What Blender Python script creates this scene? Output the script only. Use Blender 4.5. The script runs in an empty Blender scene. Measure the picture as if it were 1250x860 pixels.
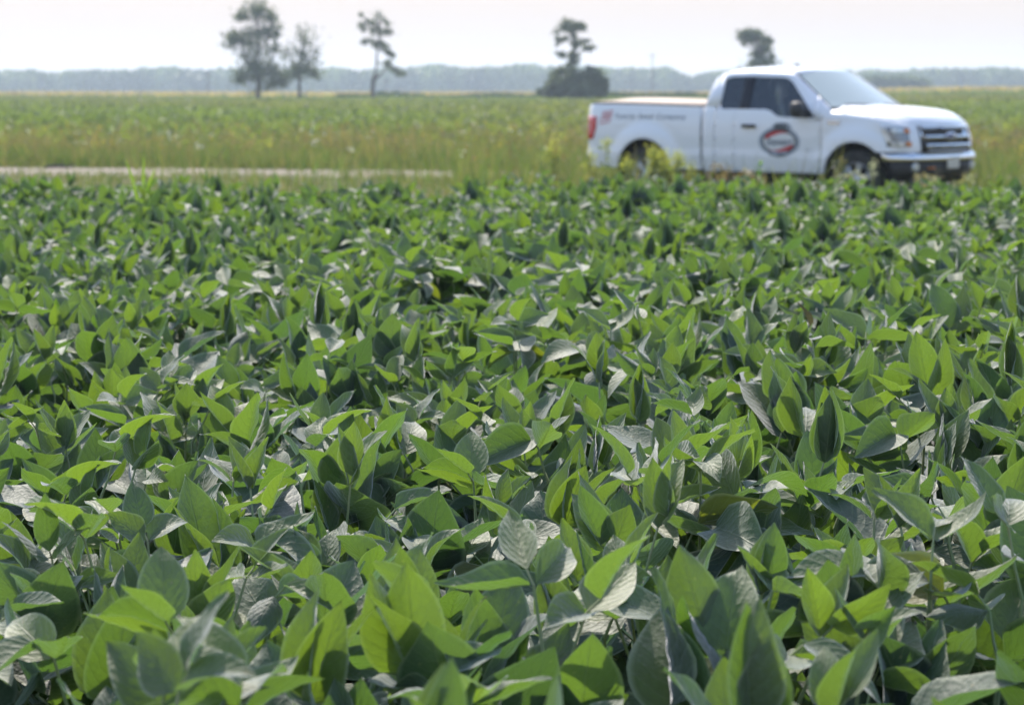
import bpy, math, random
import numpy as np
from mathutils import Vector, Matrix, noise

R = math.radians
random.seed(7)
rng = np.random.default_rng(11)
S = bpy.context.scene
COL = S.collection

# ------------------------------------------------------------------ camera
F, HOR = 3000.0, 108.0                      # focal length and horizon row, in pixels of the 1250 px photograph
EYE = 1.645
cam_data = bpy.data.cameras.new("camera")
cam = bpy.data.objects.new("camera", cam_data)
COL.objects.link(cam)
S.camera = cam
cam.location = (0, 0, EYE)
cam.rotation_euler = (R(90) - math.atan((430 - HOR) / F), 0, 0)
cam_data.sensor_width = 36
cam_data.lens = 36 * F / 1250
cam_data.clip_start = 0.05
cam_data.clip_end = 8000
cam_data.dof.use_dof = True
cam_data.dof.focus_distance = 3.75
cam_data.dof.aperture_fstop = 9.4
cam_data.dof.aperture_blades = 0

# ------------------------------------------------------------------ sky, sun, exposure
SUN_EL, SUN_AZ = 47, -14                    # azimuth measured clockwise from +Y
world = bpy.data.worlds.new("World")
S.world = world
world.use_nodes = True
wn = world.node_tree
bgn = wn.nodes["Background"]
sky = wn.nodes.new("ShaderNodeTexSky")
sky.sky_type = 'NISHITA'
sky.sun_disc = False
sky.sun_elevation = R(SUN_EL)
sky.sun_rotation = R(SUN_AZ)
sky.air_density = 1.0
sky.dust_density = 1.6
sky.ozone_density = 1.5
# pale summer haze low in the sky
_tc = wn.nodes.new("ShaderNodeTexCoord"); _sp = wn.nodes.new("ShaderNodeSeparateXYZ"); wn.links.new(_tc.outputs["Generated"], _sp.inputs[0])
_mr = wn.nodes.new("ShaderNodeMapRange"); _mr.interpolation_type = 'SMOOTHSTEP'
_mr.inputs[1].default_value = -0.02; _mr.inputs[2].default_value = 0.38; _mr.inputs[3].default_value = 0.97; _mr.inputs[4].default_value = 0.0
wn.links.new(_sp.outputs[2], _mr.inputs[0])
_mx = wn.nodes.new("ShaderNodeMix"); _mx.data_type = 'RGBA'; _mx.inputs[7].default_value = (2.42, 2.08, 1.98, 1)
wn.links.new(_mr.outputs[0], _mx.inputs[0]); wn.links.new(sky.outputs[0], _mx.inputs[6]); wn.links.new(_mx.outputs[2], bgn.inputs[0])
bgn.inputs[1].default_value = 0.15
sun_data = bpy.data.lights.new("sun", 'SUN')
sun = bpy.data.objects.new("sun", sun_data)
COL.objects.link(sun)
sun_data.energy = 3.2
sun_data.angle = R(1.6)
sun_data.color = (1.0, 0.92, 0.82)
sd = Vector((math.sin(R(SUN_AZ)) * math.cos(R(SUN_EL)), math.cos(R(SUN_AZ)) * math.cos(R(SUN_EL)), math.sin(R(SUN_EL))))
sun.rotation_euler = (-sd).to_track_quat('-Z', 'Y').to_euler()
S.view_settings.view_transform = 'Standard'
S.view_settings.look = 'None'
S.view_settings.gamma = 1
S.view_settings.use_curve_mapping = False
S.view_settings.exposure = 1.08
S.render.engine = 'CYCLES'
S.cycles.use_denoising = True
S.cycles.max_bounces = 8
S.cycles.transmission_bounces = 6
S.cycles.transparent_max_bounces = 8
S.cycles.volume_bounces = 1
S.cycles.caustics_reflective = False
S.cycles.caustics_refractive = False

# ------------------------------------------------------------------ helpers
def at(px, py, D):
    """world point on the ray through pixel (px, py) of the photograph at distance D along +Y"""
    return Vector(((px - 625) * D / F, D, EYE - (py - HOR) * D / F))

def empty(name, loc=(0, 0, 0), rz=0.0, label=None, cat=None, group=None):
    o = bpy.data.objects.new(name, None)
    o.empty_display_size = 0.1
    COL.objects.link(o)
    o.location = loc
    o.rotation_euler = (0, 0, rz)
    tag(o, label, cat, group)
    return o

def tag(o, label=None, cat=None, group=None, kind=None):
    if label: o["label"] = label
    if cat: o["category"] = cat
    if group: o["group"] = group
    if kind: o["kind"] = kind
    return o

class MB:
    """collects verts / faces / material slots / uv / colour, builds ONE mesh object"""
    def __init__(s):
        s.v, s.f, s.m = [], [], []
    def add(s, vs, fs, mi=0):
        n = len(s.v)
        s.v += [tuple(p) for p in vs]
        s.f += [tuple(i + n for i in f) for f in fs]
        s.m += [mi] * len(fs)
        return s
    def box(s, c, d, mi=0, rot=None):
        vs = []
        for x in (-.5, .5):
            for y in (-.5, .5):
                for z in (-.5, .5):
                    p = Vector((x * d[0], y * d[1], z * d[2]))
                    if rot is not None: p = rot @ p
                    vs.append(p + Vector(c))
        return s.add(vs, [(0, 1, 3, 2), (4, 6, 7, 5), (0, 4, 5, 1), (2, 3, 7, 6), (0, 2, 6, 4), (1, 5, 7, 3)], mi)
    def grid(s, P, mi=0, flip=False):
        """P: rows of points"""
        nr, nc = len(P), len(P[0])
        fs = []
        for i in range(nr - 1):
            for j in range(nc - 1):
                q = (i * nc + j, i * nc + j + 1, (i + 1) * nc + j + 1, (i + 1) * nc + j)
                fs.append(q[::-1] if flip else q)
        return s.add([p for r in P for p in r], fs, mi)
    def tube(s, pts, rad, n=8, mi=0, cap=True):
        rings = []
        pts = [Vector(p) for p in pts]
        up = Vector((0.31, 0.22, 0.93))
        for i, p in enumerate(pts):
            a = pts[max(i - 1, 0)]; b = pts[min(i + 1, len(pts) - 1)]
            t = (b - a).normalized()
            u = t.cross(up)
            if u.length < 1e-3: u = t.cross(Vector((1, 0, 0)))
            u.normalize(); w = t.cross(u)
            r = rad[i] if isinstance(rad, (list, tuple)) else rad
            rings.append([p + (u * math.cos(2 * math.pi * k / n) + w * math.sin(2 * math.pi * k / n)) * r for k in range(n)])
        base = len(s.v)
        vs = [q for r_ in rings for q in r_]
        fs = []
        for i in range(len(rings) - 1):
            for k in range(n):
                k2 = (k + 1) % n
                fs.append((i * n + k, i * n + k2, (i + 1) * n + k2, (i + 1) * n + k))
        if cap:
            fs.append(tuple(range(n))[::-1]); fs.append(tuple((len(rings) - 1) * n + k for k in range(n)))
        return s.add(vs, fs, mi)
    def lathe(s, prof, c, axis='Y', n=40, mi=0):
        """prof: list of (radius, along)"""
        P = []
        for r, a in prof:
            row = []
            for k in range(n + 1):
                t = 2 * math.pi * k / n
                if axis == 'Y': row.append((c[0] + r * math.cos(t), c[1] + a, c[2] + r * math.sin(t)))
                elif axis == 'X': row.append((c[0] + a, c[1] + r * math.cos(t), c[2] + r * math.sin(t)))
                else: row.append((c[0] + r * math.cos(t), c[1] + r * math.sin(t), c[2] + a))
            P.append(row)
        return s.grid(P, mi)
    def build(s, name, mats, parent=None, smooth=True, merge=True, bevel=0.0, solid=0.0, angle=35):
        me = bpy.data.meshes.new(name)
        me.from_pydata(s.v, [], s.f)
        if not isinstance(mats, (list, tuple)): mats = [mats]
        for m in mats: me.materials.append(m)
        me.polygons.foreach_set("material_index", s.m)
        me.update()
        if merge or bevel:
            import bmesh
            bm = bmesh.new(); bm.from_mesh(me)
            bmesh.ops.remove_doubles(bm, verts=bm.verts, dist=0.0004)
            bmesh.ops.recalc_face_normals(bm, faces=bm.faces)
            bm.to_mesh(me); bm.free()
        if smooth:
            me.shade_smooth()
            try: me.set_sharp_from_angle(angle=R(angle))
            except Exception: pass
        o = bpy.data.objects.new(name, me)
        COL.objects.link(o)
        if parent is not None: o.parent = parent
        if solid:
            md = o.modifiers.new("solid", 'SOLIDIFY'); md.thickness = solid; md.offset = -1
        if bevel:
            md = o.modifiers.new("bevel", 'BEVEL'); md.width = bevel; md.segments = 2; md.limit_method = 'ANGLE'
        return o

def np_mesh(name, V, Q, mats, uv=None, col=None, smooth=True, parent=None, tri=False, mi=None):
    """V (n,3), Q (m,4 or 3) -> object; uv per vertex (n,2), col per vertex (n,4)"""
    V = np.asarray(V, np.float32); Q = np.asarray(Q, np.int32)
    me = bpy.data.meshes.new(name)
    k = Q.shape[1]
    me.vertices.add(len(V)); me.vertices.foreach_set("co", V.ravel())
    me.loops.add(Q.size); me.loops.foreach_set("vertex_index", Q.ravel())
    me.polygons.add(len(Q))
    me.polygons.foreach_set("loop_start", np.arange(0, Q.size, k, dtype=np.int32))
    me.polygons.foreach_set("loop_total", np.full(len(Q), k, np.int32))
    me.polygons.foreach_set("use_smooth", np.full(len(Q), smooth))
    if mi is not None: me.polygons.foreach_set("material_index", np.asarray(mi, np.int32))
    if uv is not None:
        l = me.uv_layers.new(name="UVMap")
        l.data.foreach_set("uv", np.asarray(uv, np.float32)[Q.ravel()].ravel())
    if col is not None:
        c = me.color_attributes.new("tint", 'FLOAT_COLOR', 'POINT')
        c.data.foreach_set("color", np.asarray(col, np.float32).ravel())
    for m in (mats if isinstance(mats, (list, tuple)) else [mats]): me.materials.append(m)
    me.update(calc_edges=True)
    o = bpy.data.objects.new(name, me)
    COL.objects.link(o)
    if parent is not None: o.parent = parent
    return o

def mat(name, base, rough=0.5, metal=0.0, spec=0.5, coat=0.0, emis=None):
    m = bpy.data.materials.new(name); m.use_nodes = True
    b = m.node_tree.nodes["Principled BSDF"]
    b.inputs["Base Color"].default_value = (*base, 1)
    b.inputs["Roughness"].default_value = rough
    b.inputs["Metallic"].default_value = metal
    b.inputs["Specular IOR Level"].default_value = spec
    b.inputs["Coat Weight"].default_value = coat
    b.inputs["Coat Roughness"].default_value = 0.05
    return m

def noisy(m, c2, scale=5.0, amount=0.5, bump=0.0, detail=5.0, coord='Object', lo=0.35, hi=0.65, bscale=None, dist=0.02, stretch=None):
    nt = m.node_tree; b = nt.nodes["Principled BSDF"]; N = nt.nodes; L = nt.links
    tc = N.new("ShaderNodeTexCoord"); mp = N.new("ShaderNodeMapping")
    if stretch: mp.inputs["Scale"].default_value = stretch
    L.new(tc.outputs[coord], mp.inputs[0])
    n = N.new("ShaderNodeTexNoise"); n.inputs["Scale"].default_value = scale; n.inputs["Detail"].default_value = detail
    L.new(mp.outputs[0], n.inputs["Vector"])
    rp = N.new("ShaderNodeMapRange"); rp.inputs[1].default_value = lo; rp.inputs[2].default_value = hi; rp.inputs[4].default_value = amount
    L.new(n.outputs[0], rp.inputs[0])
    mx = N.new("ShaderNodeMix"); mx.data_type = 'RGBA'
    mx.inputs[6].default_value = b.inputs["Base Color"].default_value; mx.inputs[7].default_value = (*c2, 1)
    L.new(rp.outputs[0], mx.inputs[0]); L.new(mx.outputs[2], b.inputs["Base Color"])
    if bump:
        n2 = N.new("ShaderNodeTexNoise"); n2.inputs["Scale"].default_value = bscale or scale; n2.inputs["Detail"].default_value = 6
        L.new(mp.outputs[0], n2.inputs["Vector"])
        bp = N.new("ShaderNodeBump"); bp.inputs["Strength"].default_value = bump; bp.inputs["Distance"].default_value = dist
        L.new(n2.outputs[0], bp.inputs["Height"]); L.new(bp.outputs[0], b.inputs["Normal"])
    return m

# ------------------------------------------------------------------ plant materials
def leaf_material(name, top, under, trans, rough=0.42, tmix=0.42, veins=True):
    m = bpy.data.materials.new(name); m.use_nodes = True
    nt = m.node_tree; N = nt.nodes; L = nt.links
    b = N["Principled BSDF"]; out = N["Material Output"]
    b.inputs["Roughness"].default_value = rough
    b.inputs["Specular IOR Level"].default_value = 1.0 if veins else 0.12
    at_ = N.new("ShaderNodeVertexColor"); at_.layer_name = "tint"
    geo = N.new("ShaderNodeNewGeometry")
    mx = N.new("ShaderNodeMix"); mx.data_type = 'RGBA'
    mx.inputs[6].default_value = (*top, 1); mx.inputs[7].default_value = (*under, 1)
    L.new(geo.outputs["Backfacing"], mx.inputs[0])
    mul = N.new("ShaderNodeMix"); mul.data_type = 'RGBA'; mul.blend_type = 'MULTIPLY'; mul.inputs[0].default_value = 1
    L.new(mx.outputs[2], mul.inputs[6]); L.new(at_.outputs[0], mul.inputs[7])
    tr = N.new("ShaderNodeBsdfTranslucent")
    tm = N.new("ShaderNodeMix"); tm.data_type = 'RGBA'; tm.blend_type = 'MULTIPLY'; tm.inputs[0].default_value = 1
    tm.inputs[6].default_value = (*trans, 1)
    L.new(at_.outputs[0], tm.inputs[7])
    col_out, tr_out = mul.outputs[2], tm.outputs[2]
    if veins:
        uv = N.new("ShaderNodeUVMap"); sx = N.new("ShaderNodeSeparateXYZ"); L.new(uv.outputs[0], sx.inputs[0])
        def mth(op, a, b_=None, clamp=False):
            n = N.new("ShaderNodeMath"); n.operation = op; n.use_clamp = clamp
            for i, q in enumerate((a, b_)):
                if q is None: continue
                if isinstance(q, (int, float)): n.inputs[i].default_value = q
                else: L.new(q, n.inputs[i])
            return n.outputs[0]
        au = mth('ABSOLUTE', sx.outputs[0])
        wob = N.new("ShaderNodeTexNoise"); wob.inputs["Scale"].default_value = 2.2; wob.inputs["Detail"].default_value = 2
        L.new(uv.outputs[0], wob.inputs["Vector"])
        ph = mth('SUBTRACT', mth('ADD', mth('MULTIPLY', sx.outputs[1], 7.0), mth('MULTIPLY', wob.outputs[0], 1.0)), mth('MULTIPLY', mth('POWER', au, 1.2), 2.2))
        ph_old = mth('SUBTRACT', mth('MULTIPLY', sx.outputs[1], 8.5), mth('MULTIPLY', mth('POWER', au, 1.2), 2.4))
        sn = mth('ABSOLUTE', mth('SINE', mth('MULTIPLY', ph, math.pi)))        # 0 on a lateral vein
        lat = mth('SUBTRACT', 1.0, mth('MULTIPLY', sn, 5.0), True)
        mid = mth('SUBTRACT', 1.0, mth('MULTIPLY', au, 22.0), True)
        vein = mth('MAXIMUM', mth('MULTIPLY', lat, 0.55), mid)
        nz = N.new("ShaderNodeTexNoise"); nz.inputs["Scale"].default_value = 9; nz.inputs["Detail"].default_value = 4
        L.new(uv.outputs[0], nz.inputs["Vector"])
        ng = N.new("ShaderNodeTexNoise"); ng.inputs["Scale"].default_value = 130; ng.inputs["Detail"].default_value = 3
        tcg = N.new("ShaderNodeTexCoord"); L.new(tcg.outputs["Object"], ng.inputs["Vector"])
        # mottled blade
        mr = N.new("ShaderNodeMapRange"); mr.inputs[1].default_value = .3; mr.inputs[2].default_value = .7; mr.inputs[3].default_value = .78; mr.inputs[4].default_value = 1.2
        L.new(nz.outputs[0], mr.inputs[0])
        v1 = N.new("ShaderNodeVectorMath"); v1.operation = 'SCALE'; L.new(col_out, v1.inputs[0]); L.new(mr.outputs[0], v1.inputs["Scale"])
        vm = N.new("ShaderNodeMix"); vm.data_type = 'RGBA'; vm.inputs[7].default_value = (0.24, 0.30, 0.14, 1)
        L.new(mth('MULTIPLY', vein, 0.85), vm.inputs[0]); L.new(v1.outputs[0], vm.inputs[6])
        # feeding marks and small necrotic specks
        sp = N.new("ShaderNodeTexVoronoi"); sp.inputs["Scale"].default_value = 42; L.new(tcg.outputs["Object"], sp.inputs["Vector"])
        spr = N.new("ShaderNodeMapRange"); spr.inputs[1].default_value = .10; spr.inputs[2].default_value = .06; spr.inputs[4].default_value = .75
        L.new(sp.outputs["Distance"], spr.inputs[0])
        vs = N.new("ShaderNodeMix"); vs.data_type = 'RGBA'; vs.inputs[7].default_value = (0.30, 0.26, 0.12, 1)
        L.new(spr.outputs[0], vs.inputs[0]); L.new(vm.outputs[2], vs.inputs[6])
        vm = vs
        rim = N.new("ShaderNodeMapRange"); rim.inputs[1].default_value = .86; rim.inputs[2].default_value = .97; rim.inputs[4].default_value = .75
        L.new(au, rim.inputs[0])
        vr = N.new("ShaderNodeMix"); vr.data_type = 'RGBA'; vr.inputs[7].default_value = (0.42, 0.44, 0.30, 1)
        L.new(rim.outputs[0], vr.inputs[0]); L.new(vm.outputs[2], vr.inputs[6])
        col_out = vr.outputs[2]
        v2 = N.new("ShaderNodeVectorMath"); v2.operation = 'SCALE'; L.new(tr_out, v2.inputs[0])
        L.new(mth('SUBTRACT', 1.08, mth('MULTIPLY', vein, 0.35)), v2.inputs["Scale"])
        tr_out = v2.outputs[0]
        bp = N.new("ShaderNodeBump"); bp.inputs["Strength"].default_value = 0.5; bp.inputs["Distance"].default_value = 0.0019
        hgt = mth('ADD', mth('MULTIPLY', mth('POWER', sn, 0.5), 0.55), mth('MULTIPLY', ng.outputs[0], 0.7))
        vo = N.new("ShaderNodeTexVoronoi"); vo.inputs["Scale"].default_value = 210; L.new(tcg.outputs["Object"], vo.inputs["Vector"])
        hgt = mth('SUBTRACT', hgt, mth('MULTIPLY', vo.outputs[0], 0.45))
        hgt = mth('SUBTRACT', hgt, mth('MULTIPLY', mid, 0.8))
        L.new(hgt, bp.inputs["Height"]); L.new(bp.outputs[0], b.inputs["Normal"]); L.new(bp.outputs[0], tr.inputs["Normal"])
    L.new(col_out, b.inputs["Base Color"]); L.new(tr_out, tr.inputs["Color"])
    ms = N.new("ShaderNodeMixShader"); ms.inputs[0].default_value = tmix
    L.new(b.outputs[0], ms.inputs[1]); L.new(tr.outputs[0], ms.inputs[2]); L.new(ms.outputs[0], out.inputs[0])
    b.inputs["Sheen Weight"].default_value = 0.95 if veins else 0.0
    b.inputs["Sheen Tint"].default_value = (0.92, 0.94, 1.0, 1)
    b.inputs["Sheen Roughness"].default_value = 0.4
    return m

M_LEAF = leaf_material("soy_leaf", (0.053, 0.083, 0.062), (0.085, 0.125, 0.055), (0.092, 0.172, 0.018), rough=0.60)
M_FLAT = leaf_material("weed_leaf", (1, 1, 1), (1, 1, 1), (1.3, 1.5, 0.7), rough=0.6, tmix=0.35, veins=False)
M_TREE = leaf_material("tree_leaf", (0.095, 0.130, 0.066), (0.105, 0.14, 0.076), (0.16, 0.20, 0.08), rough=0.55, tmix=0.3, veins=False)
M_STEM = noisy(mat("soy_stem", (0.26, 0.33, 0.15), 0.7), (0.32, 0.31, 0.18), 30, 0.7)
M_BARK = noisy(mat("bark", (0.075, 0.062, 0.05), 0.9), (0.13, 0.115, 0.10), 3, 0.8, bump=0.6)

# ------------------------------------------------------------------ terrain
def sst(a, b, x):
    t = np.clip((x - a) / (b - a), 0, 1); return t * t * (3 - 2 * t)
def terrain(x, y):
    x = np.asarray(x, float); y = np.asarray(y, float)
    ratio = x / np.maximum(y, 40)
    z = 0.95 * sst(0.07, 0.19, ratio) * sst(120, 430, y)
    z = z - 5.0 * sst(470, 900, y)
    z = z + 0.12 * np.sin(x * .021 + 1) * np.sin(y * .013) * sst(70, 200, y)
    return z

ys = np.concatenate([np.linspace(-30, 60, 46), np.geomspace(62, 900, 90), np.geomspace(930, 3600, 24)])
us = np.linspace(-1, 1, 91)
GX, GY = np.meshgrid(us, ys)
GXX = GX * (60 + np.maximum(GY, 0) * 0.62)
GZ = terrain(GXX, GY)
nC = len(us)
def gridq(nr, nc):
    i, j = np.meshgrid(np.arange(nr - 1), np.arange(nc - 1), indexing='ij')
    a = (i * nc + j).ravel()
    return np.stack([a, a + 1, a + nc + 1, a + nc], 1)

def ground_material():
    m = noisy(mat("ground_soil_and_grass", (0.070, 0.085, 0.035), 0.95, spec=0.1), (0.125, 0.110, 0.060), 0.35, 0.9, bump=0.8, detail=8, bscale=6, dist=0.08)
    return m
g = np_mesh("ground", np.stack([GXX, GY, GZ], -1).reshape(-1, 3), gridq(len(ys), nC), ground_material())
tag(g, kind="structure")

# gravel lane beyond the soybeans
lane = MB(); P = []
for k in range(61):
    x = -45 + 1.5 * k
    yc = 47.0 - 0.24 * x + 0.25 * math.sin(x * .11)
    w = 2.05 + 0.12 * math.sin(x * .7) + .08 * math.sin(x * 1.9)
    P.append([(x, yc + w * t, 0.004 + 0.035 * (1 - t * t)) for t in (-1, -.6, -.2, .2, .6, 1)])
lane.grid(P)
M_GRAVEL = noisy(mat("gravel", (0.29, 0.245, 0.205), 0.95, spec=0.15), (0.17, 0.155, 0.115), 1.2, 0.8, bump=0.7, bscale=40, dist=0.02)
o = lane.build("gravel_lane", M_GRAVEL, merge=False); tag(o, kind="structure")

# ------------------------------------------------------------------ scattered blades and leaves (stuff)
def blades(n, pos, height, width, lean, colors, segs=2, colp=None):
    """n tapered bent blades -> V, Q, C. pos (n,3); height, width, lean (n,) ; colors (n,3)"""
    az = rng.uniform(0, 2 * np.pi, n)
    fa = rng.uniform(0, 2 * np.pi, n)
    side = np.stack([np.cos(fa), np.sin(fa), np.zeros(n)], 1)
    ld = np.stack([np.cos(az), np.sin(az), np.zeros(n)], 1)
    V = []
    for k in range(segs + 1):
        t = k / segs
        c = pos + ld * (lean * height * t ** 1.8)[:, None] + np.array([0, 0, 1]) * (height * (t - .18 * lean * t * t))[:, None]
        w = width * (1 - t) ** 0.7 * .5 + width * .04
        V += [c - side * w[:, None], c + side * w[:, None]]
    V = np.stack(V, 1)                        # n, 2(segs+1), 3
    m = 2 * (segs + 1)
    q = np.array([[2 * k, 2 * k + 1, 2 * k + 3, 2 * k + 2] for k in range(segs)])
    Q = (np.arange(n)[:, None, None] * m + q[None]).reshape(-1, 4)
    C = np.repeat(np.concatenate([colors, np.ones((n, 1))], 1)[:, None], m, 1)
    return V.reshape(-1, 3), Q, C.reshape(-1, 4)

def flecks(pos, size, colors, flat=0.0, aspect=1.6):
    """random oriented rhombic leaf faces"""
    n = len(pos)
    a = rng.normal(size=(n, 3)); a /= np.linalg.norm(a, axis=1)[:, None]
    b = rng.normal(size=(n, 3)); b[:, 2] *= (1 - flat); a[:, 2] *= (1 - flat)
    a /= np.linalg.norm(a, axis=1)[:, None]
    b -= a * (a * b).sum(1)[:, None]; b /= np.linalg.norm(b, axis=1)[:, None]
    s = size[:, None] * .5
    nrm = np.cross(a, b)
    V = np.stack([pos - a * s * aspect, pos + b * s * .8 + nrm * s * .2, pos + a * s * aspect, pos - b * s * .8 + nrm * s * .2], 1)
    Q = np.arange(4 * n).reshape(n, 4)
    C = np.repeat(np.concatenate([colors, np.ones((n, 1))], 1)[:, None], 4, 1)
    return V.reshape(-1, 3), Q, C.reshape(-1, 4)

def join(parts):
    V, Q, C = [], [], []; n = 0
    for v, q, c in parts:
        V.append(v); Q.append(q + n); C.append(c); n += len(v)
    return np.concatenate(V), np.concatenate(Q), np.concatenate(C)

def pick(cols, n, jit=.18):
    cols = np.array(cols)
    c = cols[rng.integers(0, len(cols), n)]
    return np.clip(c * rng.uniform(1 - jit, 1 + jit, (n, 1)), 0, 1)

def wedge(n, d0, d1, m=1.25, off=1.5):
    """random ground points in the camera's wedge between distances d0 and d1"""
    D = np.sqrt(rng.uniform(d0 * d0, d1 * d1, n))
    x = rng.uniform(-1, 1, n) * (D * 0.2085 * m + off)
    return x, D

def lane_y(x): return 47.0 - 0.24 * x

# mid-distance crop: rows of low leafy plants, from behind the lane to the hedge
n = 170000
x, y = wedge(n, 56, 330)
k = (y > lane_y(x) + 8) & (rng.uniform(0, 1, n) < np.clip((y - 58) / 25, .25, 1))
x, y = x[k], y[k]; n = len(x)
z = terrain(x, y) + rng.uniform(.12, .52, n) + .10 * np.sin(x * .3 + np.sin(y * .1) * 2)
patch = np.array([noise.noise(Vector((a * .035, b * .012, 3))) for a, b in zip(x, y)])
pb = np.clip(patch * 1.6 + .5, 0, 1)[:, None]
cA = pick([(.165, .205, .068), (.18, .215, .075), (.15, .19, .066)], n)
cB = pick([(.20, .20, .08), (.22, .205, .095), (.175, .19, .075)], n)
mid = flecks(np.stack([x, y, z], 1), rng.uniform(.10, .20, n) * (1 + y / 200), cA * (1 - pb) + cB * pb, aspect=1.3)
o = np_mesh("crop_rows", *mid[:2], M_FLAT, col=mid[2]); tag(o, "hazy mid-green low crop filling the field beyond the gravel lane", "crop", kind="stuff")

# tan-topped far crop
n = 60000
D = rng.uniform(345, 640, n); x = rng.uniform(-1, 1, n) * D * .27
z = terrain(x, D) + rng.uniform(.25, .85, n)
top = (z - terrain(x, D) > .62)[:, None]
c = np.where(top, pick([(.48, .33, .18), (.42, .31, .17)], n), pick([(.16, .20, .07), (.14, .18, .06)], n))
far = flecks(np.stack([x, D, z], 1), rng.uniform(.5, .9, n), c, aspect=1.1)
o = np_mesh("tasselled_crop", *far[:2], M_FLAT, col=far[2]); tag(o, "tan-topped ripening crop along the far edge of the fields", "crop", kind="stuff")

# darker hedge strips before the tan crop
def strip(px0, px1, D0, D1, h0, h1, n, cols, size):
    D = rng.uniform(D0, D1, n); px = rng.uniform(px0, px1, n); x = (px - 625) * D / F
    hh = h0 + (h1 - h0) * np.array([.5 + noise.noise(Vector((a * .11, 1, b * .02))) for a, b in zip(x, D)])
    z = terrain(x, D) + rng.uniform(.05, 1, n) ** .8 * hh
    return flecks(np.stack([x, D, z], 1), rng.uniform(.7, 1.2, n) * size, pick(cols, n))
dk = [(.045, .070, .028), (.036, .060, .026), (.055, .080, .030)]
a = join([strip(455, 905, 318, 334, .7, 1.35, 7000, dk, .34), strip(-120, 300, 322, 334, .2, .7, 3500, dk, .3),
          strip(412, 452, 315, 322, .5, 1.0, 900, dk, .3), strip(300, 455, 325, 335, .2, .6, 1200, dk, .3),
          strip(505, 760, 300, 312, .3, .7, 1500, [(.30, .24, .12), (.22, .22, .08), (.14, .15, .05)], .3)])
o = np_mesh("hedgerow", *a[:2], M_FLAT, col=a[2]); tag(o, "dark green low hedge strip along the back of the green field", "hedgerow", kind="stuff")

# verge: grass both sides of the lane and the weedy strip behind it
parts = []
def verge(n, cond, ygen, h, w, cols, m=1.25):
    x, y = ygen(n); k = cond(x, y); x, y = x[k], y[k]; n = len(x)
    hh = rng.uniform(h[0], h[1], n) * (.75 + .5 * np.array([.5 + noise.noise(Vector((a * .8, b * .8, 7))) for a, b in zip(x, y)]))
    parts.append(blades(n, np.stack([x, y, np.zeros(n)], 1), hh, rng.uniform(*w, n), rng.uniform(.05, .6, n), pick(cols, n)))
gcol = [(.14, .18, .06), (.165, .185, .07), (.20, .19, .085), (.115, .17, .052), (.25, .21, .11)]
verge(34000, lambda x, y: y > lane_y(x) + 2.1, lambda n: wedge(n, 46, 58, 1.2), (.18, .45), (.02, .045), gcol)
verge(38000, lambda x, y: (y > lane_y(x) + 4.5) & (np.sin(x * 1.7 + y) + np.sin(x * .6 - y * .8) > -.7), lambda n: wedge(n, 50, 100, 1.2), (.22, .55), (.02, .05), gcol + [(.28, .19, .11)])
verge(5000, lambda x, y: (y > lane_y(x) + 3) & (np.sin(x * .9 + y * .3) > .1), lambda n: wedge(n, 50, 64, 1.2), (.5, .85), (.015, .03), [(.25, .18, .10), (.20, .19, .08), (.28, .22, .12)])
verge(26000, lambda x, y: y < lane_y(x) - 2.1, lambda n: wedge(n, 17, 50, 1.2), (.08, .19), (.012, .03), gcol)
verge(16000, lambda x, y: (y < lane_y(x) - 2.0) & (x > -.024 * y) & (y > 34 - .3 * x), lambda n: wedge(n, 33, 50, 1.2), (.35, .8), (.012, .03), gcol)
verge(9000, lambda x, y: (y < lane_y(x) + .6) & (x / y < -.02) & (rng.uniform(0, 1, len(x)) < .10 + .9 * np.clip((x / y + .20) / .18, 0, 1) ** 1.5) & (np.sin(x * 2.3 + y) > -.2), lambda n: wedge(n, 40, 50, 1.2), (.15, .50), (.012, .03), gcol)
o_ = join(parts)
o = np_mesh("verge_grass", *o_[:2], M_FLAT, col=o_[2]); tag(o, "rough olive grass growing on both verges of the gravel lane", "grass", kind="stuff")

# seed heads and small flowers among the verge weeds
def heads(n, gen, cond, z0, z1, cols, size):
    x, y = gen(n); k = cond(x, y); x, y = x[k], y[k]; n = len(x)
    h = rng.uniform(z0, z1, n)
    P = np.stack([x, y, h], 1)
    st = blades(n, np.stack([x, y, np.zeros(n)], 1), h * 1.02, np.full(n, .012), rng.uniform(0, .04, n), pick([(.16, .12, .06), (.12, .13, .05)], n))
    rep = 7
    Pc = np.repeat(P, rep, 0) + rng.normal(size=(n * rep, 3)) * np.array([.03, .03, .05])
    fl = flecks(Pc, rng.uniform(.6, 1.3, n * rep) * size, np.repeat(pick(cols, n), rep, 0))
    return [st, fl]
ps = []
bk = lambda x, y: y > lane_y(x) + 2.2
fr = lambda x, y: (y < lane_y(x) - 2.0) & (x > -.022 * y)
g1 = lambda n: wedge(n, 46, 62, 1.2); g2 = lambda n: wedge(n, 34, 48, 1.2)
ps += heads(1200, g1, bk, .35, .85, [(.24, .17, .09), (.20, .16, .08)], .035)
ps += heads(80, g1, bk, .3, .7, [(.55, .53, .60), (.45, .42, .60), (.6, .58, .55)], .05)
ps += heads(110, g1, bk, .35, .9, [(.50, .38, .06), (.42, .33, .07)], .035)
ps += heads(350, g2, fr, .35, .85, [(.22, .14, .08), (.17, .15, .06)], .04)
ps += heads(25, g2, fr, .35, .65, [(.55, .53, .58), (.45, .42, .55)], .035)
a = join(ps)
o = np_mesh("wildflowers", *a[:2], M_FLAT, col=a[2]); tag(o, "brown seed heads and small white, lilac and yellow flowers among the verge grass", "wildflowers", kind="stuff")

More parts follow.
